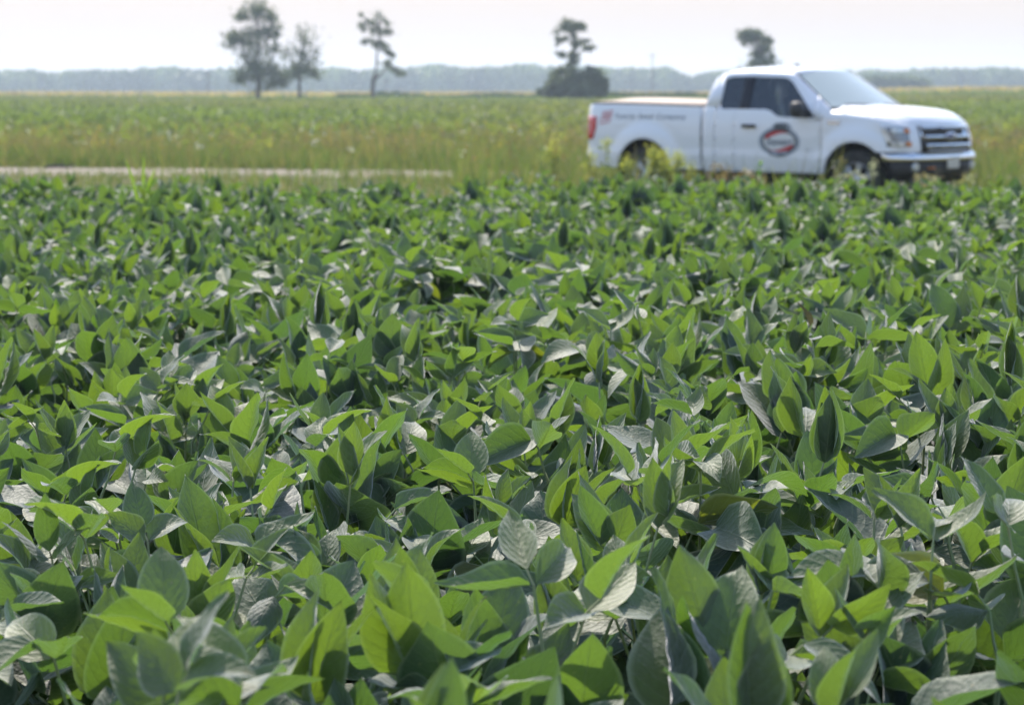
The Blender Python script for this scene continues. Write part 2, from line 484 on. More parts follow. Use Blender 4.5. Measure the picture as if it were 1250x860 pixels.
# ------------------------------------------------------------------ distant wood
def skyline(px):
    pts = [(-400, 90), (0, 91), (45, 89), (60, 92), (100, 90), (118, 87), (140, 90), (180, 87), (215, 86), (260, 88), (300, 88), (345, 90), (400, 88), (420, 87), (450, 88), (500, 86), (540, 83), (560, 86), (600, 85),
           (640, 82), (660, 85), (720, 87), (760, 87), (790, 87), (812, 86), (825, 90), (843, 97), (860, 92), (900, 89), (1000, 90), (1040, 91), (1060, 89), (1100, 90), (1140, 86), (1180, 88), (1210, 86), (1250, 88), (1700, 88)]
    return np.interp(px, [p[0] for p in pts], [p[1] for p in pts])
def wood(name, px0, px1, D0, D1, n, skyf, size, label):
    D = rng.uniform(D0, D1, n); px = rng.uniform(px0, px1, n)
    x = (px - 625) * D / F
    bump = np.array([noise.noise(Vector((a / 12, b / 60, 5))) + .5 * noise.noise(Vector((a / 4, b / 20, 9))) for a, b in zip(x, D)])
    ztop = EYE + (HOR - (skyf(px) - 1 - 4.5 * bump)) * D / F
    t = rng.uniform(0, 1, n) ** .6
    zb = terrain(x, D)
    z = zb + (ztop - zb) * t
    v, q, c = flecks(np.stack([x, D, z], 1), rng.uniform(.7, 1.3, n) * size, pick([(.9, 1, .9), (1.1, 1.1, .9), (.8, .9, .9)], n) * (1 + 1.1 * bump)[:, None].clip(.4, 1.8), aspect=1.2)
    o = np_mesh(name, v, q, M_TREE, col=c); tag(o, label, "wood", kind="stuff")
wood("distant_wood", -250, 1500, 1040, 1100, 42000, skyline, 2.6, "long blue-grey wood running along the whole horizon")
wood("far_copse", 1042, 1132, 700, 725, 5000, lambda p: 96 + 6 * np.abs((p - 1080) / 55.) ** 2.5, 2.0, "darker grey-green copse in front of the horizon wood, right of the truck")

# ------------------------------------------------------------------ trees in the field
def tree(name, D, bpx, bpy_, trunk, clumps, leaf, label, dens=1.0, bush=None, group=None):
    """trunk: list of limbs, each a list of (px, py, radius px); clumps: (px, py, rx, ry, n). pixels of the photo give size and outline, depth is added"""
    base = at(bpx, HOR, D); base.z = float(terrain(base.x, D))
    r = empty(name, base, 0, label, "tree", group)
    s = D / F
    def loc(px, py, dy=0.0): return Vector(((px - bpx) * s, dy, EYE - (py - HOR) * s - base.z))
    t = MB()
    rnd = random.Random(int(bpx))
    for i, limb in enumerate(trunk):
        dys = rnd.uniform(-1, 1) * (0 if i == 0 else 1.0)
        pts, rad = [], []
        for j, (a, b, w) in enumerate(limb):
            pts.append(loc(a, b, dys * j * 6 * s)); rad.append(max(w * s, .02))
        if i == 0: pts[0].z = -.1
        t.tube(pts, rad, 7)
    tips = []
    P, C = [], []
    for (cx, cy, rx, ry, nn) in clumps:
        nn = int(nn * dens)
        dy0 = rnd.uniform(-1, 1) * 10
        sub = max(3, nn // 26)
        cs = rng.normal(size=(sub, 3)); cs /= np.linalg.norm(cs, axis=1)[:, None]; cs *= rng.uniform(.2, 1, (sub, 1)) ** .5
        for k in range(sub):
            m = nn // sub
            q = rng.normal(size=(m, 3)) * rnd.uniform(.25, .55) + cs[k] * 1.05
            p = np.stack([(cx - bpx + q[:, 0] * rx) * s, (dy0 + q[:, 1] * rx) * s, EYE - (cy - q[:, 2] * ry - HOR) * s - base.z], 1)
            P.append(p); C.append(np.repeat(pick([(1, 1, 1), (.8, .85, .85), (1.25, 1.2, 1), (.9, 1.0, .8)], 1), m, 0) * rng.uniform(.8, 1.2, (m, 1)))
            if k % 2 == 0:                       # a twig that carries this tuft
                j = rnd.randrange(len(trunk)); a_, b_, w_ = rnd.choice(trunk[j][1:])
                best = min(((pp, j2) for j2 in trunk for pp in j2[1:]), key=lambda u: (u[0][0] - cx) ** 2 + (u[0][1] - cy) ** 2)[0]
                e = Vector(p.mean(0)); st_ = loc(best[0], best[1])
                mid_ = (e + st_) / 2 + Vector((0, 0, 1.5 * s))
                t.tube([st_, mid_, e], [.6 * s, .4 * s, .2 * s], 4)
    P = np.concatenate(P); C = np.concatenate(C)
    v, q, c = flecks(P, rng.uniform(.7, 1.3, len(P)) * leaf, C)
    np_mesh("crown", v, q, M_TREE, col=c, parent=r)
    t.build("trunk", M_BARK, r, merge=False)
    return r

DENS = .8
tree("broadleaf_tree", 270, 317, 126,
     [[(317, 126, 3.2), (316, 112, 2.6), (318, 96, 2.2), (315, 78, 1.8), (318, 55, 1.3), (316, 30, .7)], [(318, 98, 1.6), (330, 82, 1.1), (338, 66, .7)], [(317, 92, 1.6), (304, 76, 1.1), (296, 55, .7)], [(316, 70, 1.2), (330, 50, .8), (334, 35, .5)], [(318, 100, 1.3), (300, 92, .8), (295, 84, .5)]],
     [(312, 14, 14, 9, 420), (330, 20, 9, 7, 240), (298, 20, 9, 7, 220), (300, 48, 17, 11, 620), (286, 50, 9, 9, 260), (322, 40, 11, 9, 260), (333, 38, 9, 8, 260), (340, 58, 8, 8, 110), (312, 62, 16, 9, 170), (305, 78, 12, 10, 330), (300, 92, 10, 9, 300),
      (328, 92, 16, 11, 480), (318, 106, 12, 6, 120), (342, 98, 12, 8, 280), (352, 92, 8, 8, 140), (318, 40, 24, 26, 420), (312, 80, 26, 22, 380), (338, 82, 16, 14, 200)],
     .27, "tallest tree at the left, broad clumpy crown full of sky gaps", group="lone trees in the field", dens=DENS)
tree("broadleaf_tree", 262, 367, 123,
     [[(367, 124, 2.4), (367, 106, 2.0), (368, 90, 1.6), (370, 68, 1.1), (371, 44, .6)], [(368, 92, 1.1), (378, 78, .8), (386, 60, .4)], [(368, 94, 1.1), (358, 76, .8), (352, 60, .4)], [(368, 98, .9), (384, 92, .6), (390, 88, .4)]],
     [(371, 40, 8, 8, 90), (372, 58, 14, 9, 130), (362, 66, 12, 8, 130), (376, 76, 16, 9, 260), (360, 84, 12, 8, 220), (384, 88, 9, 8, 220), (368, 90, 16, 7, 220), (388, 66, 6, 7, 60), (350, 68, 6, 8, 70), (370, 68, 18, 24, 340)],
     .23, "thin-crowned smaller tree standing just right of the tallest tree", group="lone trees in the field", dens=DENS)
DENS = 1.0
tree("sparse_tree", 265, 456, 119,
     [[(456, 121, 2.9), (456, 108, 2.7), (457, 98, 2.7), (460, 88, 1.4), (461, 70, 1.2), (464, 50, 1.0), (463, 30, .6)], [(457, 98, 2.2), (467, 90, 1.2), (474, 80, .8), (484, 82, .5), (490, 90, .4)], [(461, 60, .8), (470, 62, .6), (478, 64, .4)], [(462, 52, .7), (452, 50, .5), (446, 50, .3)], [(463, 36, .6), (450, 30, .5), (442, 34, .3)], [(464, 46, .6), (474, 42, .4)]],
     [(452, 30, 8, 5, 150), (445, 35, 5, 4, 70), (465, 22, 6, 5, 60), (443, 20, 4, 4, 30), (463, 38, 8, 5, 140), (474, 42, 7, 4, 110), (451, 52, 6, 4, 110), (464, 56, 8, 6, 190), (477, 62, 6, 5, 150), (481, 68, 3, 4, 50), (474, 78, 7, 4, 130), (486, 86, 7, 5, 130), (492, 92, 3, 3, 40), (470, 30, 6, 5, 70)],
     .23, "leaning ragged tree with short tufted branches, middle of the left half", group="lone trees in the field", dens=DENS)
tree("tufted_tree", 262, 699, 120,
     [[(699, 122, 2.6), (699, 100, 2.2), (699, 78, 1.7), (700, 60, 1.3), (698, 42, 1.0), (698, 32, .6)], [(700, 70, .7), (710, 63, .6), (722, 61, .4)], [(700, 60, .7), (710, 51, .5), (718, 50, .3)], [(699, 68, .6), (688, 66, .5), (680, 68, .3)], [(698, 54, .6), (688, 49, .5), (680, 52, .3)], [(698, 44, .6), (690, 40, .4), (680, 40, .3)]],
     [(694, 33, 10, 6, 460), (706, 35, 7, 5, 260), (711, 34, 4, 3, 70), (683, 40, 6, 2, 60), (682, 50, 5, 2.5, 100), (678, 54, 3, 2, 40), (692, 48, 5, 2, 80), (714, 51, 8, 2.2, 160), (704, 58, 6, 4, 130), (718, 61, 7, 3, 180), (683, 67, 6, 3, 130), (700, 72, 7, 6, 280), (699, 47, 5, 8, 120)],
     .24, "dark tufted tree rising out of the round bush, its branches in flat tiers", group="lone trees in the field", dens=DENS)
tree("broadleaf_tree", 300, 925, 120,
     [[(925, 122, 2.6), (925, 100, 2.3), (926, 80, 1.8), (926, 62, 1.3), (920, 48, .7)], [(926, 66, .9), (910, 52, .6), (903, 46, .4)], [(926, 80, 1), (938, 72, .5)]],
     [(910, 44, 9, 6, 420), (920, 48, 9, 8, 560), (934, 50, 6, 5, 300), (929, 62, 8, 7, 520), (922, 68, 7, 5, 240), (926, 77, 15, 5, 560), (904, 53, 4, 4, 40), (899, 47, 3, 2, 25), (937, 70, 5, 4, 80), (925, 90, 18, 9, 900), (910, 42, 5, 3, 90)],
     .26, "dark dense tree showing above the truck's cab roof", group="lone trees in the field", dens=DENS)

# round bush at the foot of the tufted tree
bb = at(701, HOR, 258); bb.z = float(terrain(bb.x, 258)); sB = 258 / F
rb = empty("round_bush", bb, 0, "big round dark bush around the foot of the tufted tree", "bush")
P = []; C = []
for (cx, cy, rx, ry, n) in [(690, 96, 24, 14, 1500), (676, 110, 20, 10, 1100), (702, 106, 34, 16, 2200), (722, 98, 18, 16, 1500), (730, 108, 15, 12, 900), (696, 86, 12, 8, 500), (722, 86, 9, 7, 350), (738, 104, 6, 14, 350), (664, 114, 10, 6, 350)]:
    sub = n // 40
    cs = rng.normal(size=(sub, 3)); cs /= np.linalg.norm(cs, axis=1)[:, None]
    for k in range(sub):
        q = rng.normal(size=(40, 3)) * .14 + cs[k] * rng.uniform(.5, .9)
        p = np.stack([(cx - 701 + q[:, 0] * rx) * sB, q[:, 1] * rx * sB, np.maximum(EYE - (cy - q[:, 2] * ry - HOR) * sB - bb.z, .02)], 1)
        P.append(p); C.append(np.repeat(pick([(1.1, 1.05, 1), (.85, .9, .9), (1.3, 1.25, 1.1)], 1), 40, 0))
P = np.concatenate(P); C = np.concatenate(C)
v, q, c = flecks(P, rng.uniform(.7, 1.3, len(P)) * .30, C)
np_mesh("leaves", v, q, M_TREE, col=c, parent=rb)
st = MB()
for k in range(9):
    a = random.uniform(0, 6.28); l = random.uniform(1, 2.4)
    st.tube([(random.uniform(-.3, .3), random.uniform(-.3, .3), -.05), (math.cos(a) * l * .5, math.sin(a) * l * .4, .8), (math.cos(a) * l, math.sin(a) * l, 1.7)], [.07, .045, .02], 5)
st.build("stems", M_BARK, rb, merge=False)

# utility poles
M_POLE = noisy(mat("pole_wood", (0.16, 0.13, 0.11), 0.9), (0.24, 0.21, 0.18), 2, 0.7)
for (px, D, top, lab) in [(256, 420, 88, "faint wooden pole far out in the field left of the tallest tree"), (795, 560, 66, "faint tall wooden pole far behind the truck bed"), (472, 520, 96, "faint short wooden pole right of the leaning ragged tree")]:
    p = at(px, HOR, D); p.z = float(terrain(p.x, D))
    r = empty("utility_pole", p, 0, lab, "pole", "utility poles beyond the fields")
    h = EYE - (top - HOR) * D / F - p.z
    MB().tube([(0, 0, -.1), (0, 0, h * .5), (0.02, 0, h)], [.15, .13, .11], 10).build("post", M_POLE, r, merge=False)
    MB().box((0.02, .2, h - .45), (1.5, .11, .13)).build("crossarm", M_POLE, r, merge=False)

# ------------------------------------------------------------------ soybeans
def leaflet(base, azim, pitch, roll, L, W, nu, nv, fold, curl, wav, twist=0.0):
    """one ovate leaflet. base point, direction azimuth / pitch of the midrib, roll about it. -> V, uv"""
    v = np.linspace(0, 1, nv)
    u = np.linspace(-1, 1, nu)
    prof = (v + .012) ** .52 * (1.0 - v) ** 1.0 * (1 + .12 * (1 - v))
    prof = prof / prof.max() * W * .5
    prof[-1] = 0.0006; prof[0] = max(prof[0] * .5, .001)
    ang = -curl * v ** 1.4                                     # bends down along its length
    ds = L / (nv - 1)
    cx = np.concatenate([[0], np.cumsum(np.cos(ang[:-1]) * ds)])
    cz = np.concatenate([[0], np.cumsum(np.sin(ang[:-1]) * ds)])
    U, Vv = np.meshgrid(u, v)
    w = prof[:, None]
    f = fold * (1 - .4 * Vv)
    yy = U * w * np.cos(f)
    up = np.abs(U) ** 1.25 * w * np.sin(f) + wav * W * np.sin(Vv * 11 + U * 2.0 + wav * 300) * U ** 2 * .5 + .012 * W * np.sin(Vv * 26) * (1 - np.abs(U))
    X = cx[:, None] - np.sin(ang)[:, None] * up
    Z = cz[:, None] + np.cos(ang)[:, None] * up
    tw = twist * Vv
    Y2 = yy * np.cos(tw) - up * np.sin(tw) * 0; Z = Z + yy * np.sin(tw)
    P = np.stack([X, Y2, Z], -1).reshape(-1, 3)
    M = Matrix.Rotation(azim, 3, 'Z') @ Matrix.Rotation(-pitch, 3, 'Y') @ Matrix.Rotation(roll, 3, 'X')
    P = P @ np.array(M).T + np.array(base)
    return P, np.stack([U, Vv], -1).reshape(-1, 2)

LEAF_TINTS = [(1, 1, 1), (1.08, 1.05, .95), (.82, .9, 1.0), (1.2, 1.15, .9), (.9, .95, .95), (1.0, 1.0, 1.1), (.75, .85, .95)]
def soy_plant(seed, nu=7, nv=11, sick=0):
    """-> leaf arrays (V,Q,C,UV) and list of stems (pts, radii)"""
    rr = random.Random(seed)
    Vs, Qs, Cs, Us, stems = [], [], [], [], []
    n0 = 0
    q0 = gridq(nv, nu)
    trif = []
    for b in range(3):
        a = rr.uniform(0, 6.28) + b * 2.1
        lean = rr.uniform(.03, .14)
        H = rr.uniform(.87, .98)
        foot = Vector((.03 * math.cos(a), .03 * math.sin(a), -.01))
        topp = Vector((lean * math.cos(a), lean * math.sin(a), H))
        stem = [foot, foot.lerp(topp, .35) + Vector((rr.uniform(-.01, .01), rr.uniform(-.01, .01), 0)), foot.lerp(topp, .7), topp]
        stems.append((stem, [.005, .0045, .0035, .002]))
        nn = 10
        for k in range(nn):
            t = .44 + .56 * k / (nn - 1)
            p = foot.lerp(topp, t)
            young = max(0.0, (k - 6.2) / 2.8)
            az = a + k * math.pi + rr.uniform(-.8, .8)
            el = rr.uniform(.5, 1.15) if k < nn - 1 else rr.uniform(1.1, 1.4)
            pl = rr.uniform(.11, .20) * (1 - .55 * young)
            d = Vector((math.cos(az) * math.cos(el), math.sin(az) * math.cos(el), math.sin(el)))
            e = p + d * pl
            midp = (p + e) / 2 + Vector((0, 0, -.006))
            stems.append(([p, midp, e], [.0024, .0019, .0016]))
            trif.append((e, az, el, 1 - .32 * young, young))
    for (e, az, el, sc, young) in trif:
        L = rr.gauss(.120, .018) * sc
        # the whole leaf is held up (cupped towards the sun) or droops
        mood = rr.random()
        if mood < .45: pit = rr.uniform(.6, 1.4)
        elif mood < .88: pit = rr.uniform(.0, .6)
        else: pit = rr.uniform(-.7, .0)
        st2 = e + Vector((math.cos(az), math.sin(az), math.sin(el))) * .022 * sc
        stems.append(([e, st2], [.0014, .0011]))
        for which in (0, 1, -1):
            b = st2 if which == 0 else e + Vector((math.cos(az + which * 1.4), math.sin(az + which * 1.4), .3)) * .004
            aa = az + which * rr.uniform(1.0, 1.5) + rr.gauss(0, .15)
            pp = pit + rr.gauss(0, .28)
            roll = which * rr.uniform(-.5, .7) + rr.gauss(0, .35)
            if rr.random() < .07: roll += 2.6
            ll = L * rr.uniform(.86, 1.1)
            ww = ll * rr.uniform(.66, .84) * (1 - .2 * young)
            P, uvv = leaflet(b, aa, pp, roll, ll, ww, nu, nv, rr.uniform(.03, .55) + .3 * young, rr.gauss(.15, .42), rr.uniform(.01, .09), rr.gauss(0, .25))
            tint = np.array(rr.choice(LEAF_TINTS)) * rr.uniform(.85, 1.15)
            if young > .5: tint = tint * np.array([1.35, 1.25, .9])
            if rr.random() < .003: tint = np.array([1.9, 1.3, .6])
            tint = np.clip(tint, 0, 4)
            C = np.tile(np.array([*tint, 1.0]), (len(P), 1))
            Vs.append(P); Us.append(uvv); Cs.append(C); Qs.append(q0 + n0); n0 += len(P)
    return [np.concatenate(a) for a in (Vs, Qs, Cs, Us)] + [stems]

VARS = 16
soy_protos = []
def build_soy(name, data, label, group):
    V, Q, C, U, stems = data
    r = empty(name, (0, 0, 0), 0, label, "soybean plant", group)
    np_mesh("foliage", V, Q, M_LEAF, uv=U, col=C, parent=r)
    sm = MB()
    for pts, rad in stems: sm.tube(pts, rad, 5, cap=False)
    sm.build("stem", M_STEM, r, merge=False)
    return r

# plant places: jittered drilled rows running away from the camera, denser than the eye can separate
def canopy(x, y):
    n1 = noise.noise(Vector((x * 1.3, y * 1.0, 0))); n2 = noise.noise(Vector((x * .35, y * .22, 4)))
    return 1.0 + .055 * n1 + .06 * n2 - .010 * max(0, min(1, (y - 6) / 6)) + .022 * max(0, min(1, (4.5 - y) / 2.5))
spots = []
ROW, STEP = .285, .255
for i in range(-32, 33):
    for j in range(0, 68):
        x = i * ROW + random.uniform(-.08, .08); y = .95 + j * STEP + random.uniform(-.1, .1)
        if abs(x) > .2083 * y + .75 or y > 15.6 + .35 * math.sin(x * 1.1): continue
        if y > 13.2 and x < -2.2 and random.random() < .12: continue
        spots.append((x, y))
def seen(s): return abs(s[0]) < .2083 * s[1] + .22 and s[1] > 1.75
vis = sorted([s for s in spots if seen(s)], key=lambda s: s[1])
solo, rest = vis[:300], vis[300:] + [s for s in spots if not seen(s)]
LBL = "leafy green soybean plant with cupped silvery-backed leaves, one of the dense stand nearest the camera"
GRP = "soybean plants nearest the camera"
for k in range(VARS):
    soy_protos.append(build_soy("soybean_plant", soy_plant(100 + k), LBL, GRP))
def place(o, s):
    o.location = (s[0], s[1], 0)
    h = canopy(*s) * random.uniform(.97, 1.045)
    w = random.uniform(.92, 1.10)
    o.scale = (w, w, h)
    o.rotation_euler = (random.gauss(0, .03), random.gauss(0, .03), random.uniform(0, 6.283))
for k, s in enumerate(solo):
    if k < VARS: place(soy_protos[k], s); continue
    src = soy_protos[random.randrange(VARS)]
    c = src.copy(); COL.objects.link(c)
    for ch in src.children:
        d = ch.copy(); COL.objects.link(d); d.parent = c
    place(c, s)
# the rest of the stand, one object
low = [soy_plant(300 + k, 5, 6) for k in range(10)]
near_low = [soy_plant(400 + k, 7, 9) for k in range(3)]
Vs, Qs, Cs, Us = [], [], [], []; n0 = 0
for s in rest:
    V, Q, C, U, _ = random.choice(low if s[1] > 5 else near_low)
    a = random.uniform(0, 6.283); h = canopy(*s) * random.uniform(.96, 1.02); w = random.uniform(.92, 1.1)
    ca, sa = math.cos(a), math.sin(a)
    P = np.stack([(V[:, 0] * ca - V[:, 1] * sa) * w + s[0], (V[:, 0] * sa + V[:, 1] * ca) * w + s[1], V[:, 2] * h], 1)
    keep = C
    Vs.append(P); Qs.append(Q + n0); Cs.append(C * np.array([1, 1, 1, 1])); Us.append(U); n0 += len(P)
o = np_mesh("soybean_stand", np.concatenate(Vs), np.concatenate(Qs), M_LEAF, uv=np.concatenate(Us), col=np.concatenate(Cs))
tag(o, "farther soybeans closing into one rough green canopy up to the lane verge", "soybeans", kind="stuff")

# ------------------------------------------------------------------ the pickup truck
# local axes: +X forward from the front axle, +Y to the far (driver's) side, -Y towards the camera
M_PAINT = mat("white_paint", (0.86, 0.87, 0.89), 0.22, coat=0.6)
M_BLACK = noisy(mat("black_plastic", (0.020, 0.020, 0.022), 0.55), (0.035, 0.034, 0.033), 14, 0.6)
M_PILLAR = mat("pillar_black", (0.012, 0.014, 0.022), 0.4, spec=0.25)
M_WELL = mat("wheel_well", (0.012, 0.012, 0.012), 0.9, spec=0.1)
M_CHROME = mat("chrome", (0.72, 0.72, 0.73), 0.12, metal=1.0)
M_TYRE = noisy(mat("tyre_rubber", (0.022, 0.022, 0.022), 0.85), (0.05, 0.045, 0.04), 9, 0.6, bump=0.3)
M_ALLOY = mat("alloy", (0.70, 0.70, 0.71), 0.35, metal=0.5)
M_RED = mat("red_lens", (0.55, 0.012, 0.018), 0.15, coat=0.7)
M_AMBER = mat("amber_lens", (0.65, 0.20, 0.03), 0.2, coat=0.6)
M_LAMP = mat("lamp_lens", (0.62, 0.63, 0.62), 0.12, metal=0.35, coat=0.8)
M_LAMPDARK = mat("lamp_housing", (0.22, 0.23, 0.24), 0.25, metal=0.5, coat=0.8)
M_COVER = noisy(mat("bed_cover_vinyl", (0.44, 0.35, 0.28), 0.7), (0.40, 0.32, 0.26), 6, 0.7, bump=0.15)
M_SEAT = mat("seat_cloth", (0.10, 0.10, 0.11), 0.9)
M_PLATE = mat("plate_white", (0.62, 0.58, 0.50), 0.5)
M_DECALK = mat("decal_black", (0.035, 0.045, 0.05), 0.4)
M_DECALG = mat("decal_grey", (0.36, 0.40, 0.46), 0.4)
M_DECALD = mat("decal_slate", (0.13, 0.16, 0.21), 0.4)
M_DECALR = mat("decal_red", (0.52, 0.025, 0.035), 0.4)
M_DECALW = mat("decal_white", (0.72, 0.72, 0.72), 0.4)
M_BLUE = mat("badge_blue", (0.03, 0.05, 0.16), 0.2, coat=0.8)
def glass_mat(name, tint, dens, rough=0.02, ior=1.55, diffuse_tone=None):
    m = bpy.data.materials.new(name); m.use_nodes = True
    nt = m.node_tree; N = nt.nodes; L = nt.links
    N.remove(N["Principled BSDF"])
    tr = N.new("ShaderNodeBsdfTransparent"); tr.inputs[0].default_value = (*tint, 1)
    df = N.new("ShaderNodeBsdfDiffuse"); df.inputs[0].default_value = (*(diffuse_tone or [c * .12 for c in tint]), 1)
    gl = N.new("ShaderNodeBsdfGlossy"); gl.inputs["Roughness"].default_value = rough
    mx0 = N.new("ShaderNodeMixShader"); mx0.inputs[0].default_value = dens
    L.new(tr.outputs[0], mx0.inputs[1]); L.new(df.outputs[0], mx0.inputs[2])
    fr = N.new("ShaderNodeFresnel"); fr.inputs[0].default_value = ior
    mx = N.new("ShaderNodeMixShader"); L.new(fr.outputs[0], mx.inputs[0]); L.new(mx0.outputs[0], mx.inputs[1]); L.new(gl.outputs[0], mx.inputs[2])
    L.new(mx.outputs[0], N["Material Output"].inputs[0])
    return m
M_GLASS = glass_mat("side_glass", (0.24, 0.30, 0.34), 0.5, ior=1.7, diffuse_tone=(.03,.045,.06))
M_SHIELD = glass_mat("windshield_glass", (0.72, 0.84, 0.86), 0.6, 0.05, 2.5, (.52, .63, .60))  # pale diffuse colour imitates bright sky reflected in the pane

WB, AX, ARCH = -3.68, 0.42, 0.515           # rear axle x, axle height, arch radius
YAW = 0.7304
truck = empty("pickup_truck", (5.340, 34.395, 0), -YAW,
              "white extended-cab pickup truck with tan bed cover and oval door emblem", "truck")

def hw(X, z):
    """half width of the body side at station X, height z"""
    zs = [.40, .50, .56, .66, .715, .735, .95, 1.12, 1.28, 1.36, 1.42, 1.88]
    ys_ = [.925, .950, .962, .978, .986, .974, .985, .982, .962, .945, .905, .735]
    y = float(np.interp(z, zs, ys_))
    for ax in (0.0, WB):
        r = math.hypot(X - ax, z - AX)
        if z > AX - .05:
            k = (r - ARCH)
            y += .042 * math.exp(-(k / .16) ** 2) if k > 0 else .042
            if .17 < k < .30: y -= .006
    return y
def arch_z(X, base):
    for ax in (0.0, WB):
        d = abs(X - ax)
        if d < ARCH: return max(base, AX + math.sqrt(ARCH ** 2 - d * d) * (.97 if d < .3 else .97 - .0 * d))
    return base
def stations(x0, x1, step=.06):
    xs = set(np.round(np.arange(x0, x1, step), 4).tolist()) | {x0, x1}
    for ax in (0.0, WB):
        for k in range(25):
            x = round(ax - ARCH * math.cos(math.pi * k / 24), 4)
            if x0 < x < x1: xs.add(x)
    xs = sorted(xs); out = [xs[0]]
    for x in xs[1:]:
        if x - out[-1] > .008: out.append(x)
    out[-1] = x1
    return out
def side_patch(mb, x0, x1, zb, zt, side, nz=16, off=0.0, lip=True, mi=0):
    P = []
    for X in stations(x0, x1):
        b = arch_z(X, zb(X) if callable(zb) else zb); t = zt(X) if callable(zt) else zt
        row = [(X, side * (hw(X, b + (t - b) * k / nz) + off), b + (t - b) * k / nz) for k in range(nz + 1)]
        if lip: row = [(X, side * (hw(X, b) + off - .07), b + .01)] + row
        P.append(row)
    mb.grid(P, mi)
def edge_return(mb, X, zb, zt, side, depth=.03, n=12):
    """closes the vertical edge of a panel inward"""
    P = []
    for k in range(n + 1):
        z = zb + (zt - zb) * k / n; y = hw(X, z)
        P.append([(X, side * y, z), (X, side * (y - depth), z)])
    mb.grid(P)

SILL = .475
def belt(X):          # bottom edge of the side windows
    return float(np.interp(X, [-2.7, -1.56, -1.46, -1.34, -1.26, -.3], [1.355, 1.352, 1.335, 1.262, 1.245, 1.240]))
def win_bot(X):
    b = belt(X)
    if X < -2.31: b += .09 * (1 - math.sqrt(max(0, 1 - ((-2.31 - X) / .07) ** 2)))
    return b
def roof_edge(X):
    return float(np.interp(X, [-2.62, -2.575, -2.52, -2.43, -2.30, -1.9, -1.3, -1.16, -.44], [1.40, 1.66, 1.79, 1.852, 1.876, 1.885, 1.875, 1.850, 1.375]))
def win_top(X):
    t = float(np.interp(X, [-2.38, -2.35, -2.28, -2.2, -1.9, -1.34, -1.26, -1.18, -.70], [1.72, 1.775, 1.80, 1.808, 1.812, 1.795, 1.775, 1.730, 1.265]))
    return t

# --- cab
cab = MB()
for s in (-1, 1):
    side_patch(cab, -2.62, -2.415, SILL, lambda X: min(roof_edge(X), 1.42), s)
    # frame around the glass
    xs = [-2.62, -2.60, -2.58, -2.56, -2.53, -2.5, -2.46, -2.42, -2.385, -2.38, -2.37, -2.35, -2.32, -2.29, -2.25, -2.2] + list(np.arange(-2.15, -1.3, .06)) + [-1.3, -1.26, -1.22, -1.18, -1.12, -1.06, -1.0, -.95, -.9, -.85, -.8, -.75, -.72, -.70]
    up = [[(X, s * hw(X, win_top(X) if X > -2.382 else 1.38), win_top(X) if X > -2.382 else min(1.38, roof_edge(X))), (X, s * (hw(X, (win_top(X) + roof_edge(X)) / 2)) if X > -2.382 else s * hw(X, (1.38 + roof_edge(X)) / 2), (win_top(X) + roof_edge(X)) / 2 if X > -2.382 else (min(1.38, roof_edge(X)) + roof_edge(X)) / 2), (X, s * hw(X, roof_edge(X)), roof_edge(X))] for X in xs]
    cab.grid(up)
    # inner return of the opening
    op = [[(X, s * hw(X, win_top(X)), win_top(X)), (X, s * (hw(X, win_top(X)) - .05), win_top(X))] for X in xs if X > -2.379]
    cab.grid(op)
    # quarter panel between frame and glass bottom, and A-pillar foot
    cab.grid([[(X, s * hw(X, z), z) for z in np.linspace(1.20, roof_edge(X) if X < -.44 else 1.375, 5)] for X in np.linspace(-.70, -.44, 7)])
    cab.grid([[(X, s * (hw(X, z) - .012), z) for z in np.linspace(1.2, win_bot(X), 4)] for X in np.linspace(-2.38, -.70, 30)])
    cab.grid([[(-2.38, s * hw(-2.38, z), z), (-2.38, s * (hw(-2.38, z) - .05), z)] for z in np.linspace(1.42, 1.72, 5)])
# roof skin
RX = [-2.56, -2.53, -2.46, -2.35, -2.1, -1.8, -1.5, -1.3, -1.16]
P = []
for i, X in enumerate(RX):
    zE = roof_edge(X); yE = hw(X, zE); row = []
    crown = .075 * min(1, (X + 2.62) / .3) if X < -2.3 else (.075 if X < -1.4 else .06)
    for k in range(-12, 13):
        v = k / 12
        dx = (.13 * (1 - v * v) if X > -1.2 else (.05 * (1 - v * v) if X > -1.4 else 0)) - (.05 * (1 - v * v) if X < -2.4 else 0)
        row.append((X + dx, yE * v, zE + crown * (1 - abs(v) ** 3.2) - (.03 * (1 - v * v) if X > -1.2 else 0)))
    P.append(row)
cab.grid(P)
# back wall with window hole
def backw(y, z): return (float(np.interp(z, [1.40, 1.66, 1.79, 1.852], [-2.618, -2.573, -2.518, -2.44])), y, z)
for (a, b, c, d) in [(-.9, .9, .5, 1.42), (-.745, -.55, 1.42, 1.80), (.55, .745, 1.42, 1.80), (-.72, .72, 1.80, 1.86)]:
    cab.grid([[backw(a + (b - a) * i / 8 * 1.0, c + (d - c) * j / 5) for i in range(9)] for j in range(6)])
cab.build("cab", M_PAINT, truck, solid=0.012)
# interior backing behind the door gaps, floor
ib = MB()
for s in (-1, 1):
    ib.grid([[(X, s * (hw(X, z) - .035), z) for z in np.linspace(.5, 1.2, 8)] for X in np.linspace(-2.6, -.56, 24)])
ib.box((-1.5, 0, .52), (2.2, 1.7, .06))
ib.build("inner_sill", M_BLACK, truck, smooth=False, merge=False)
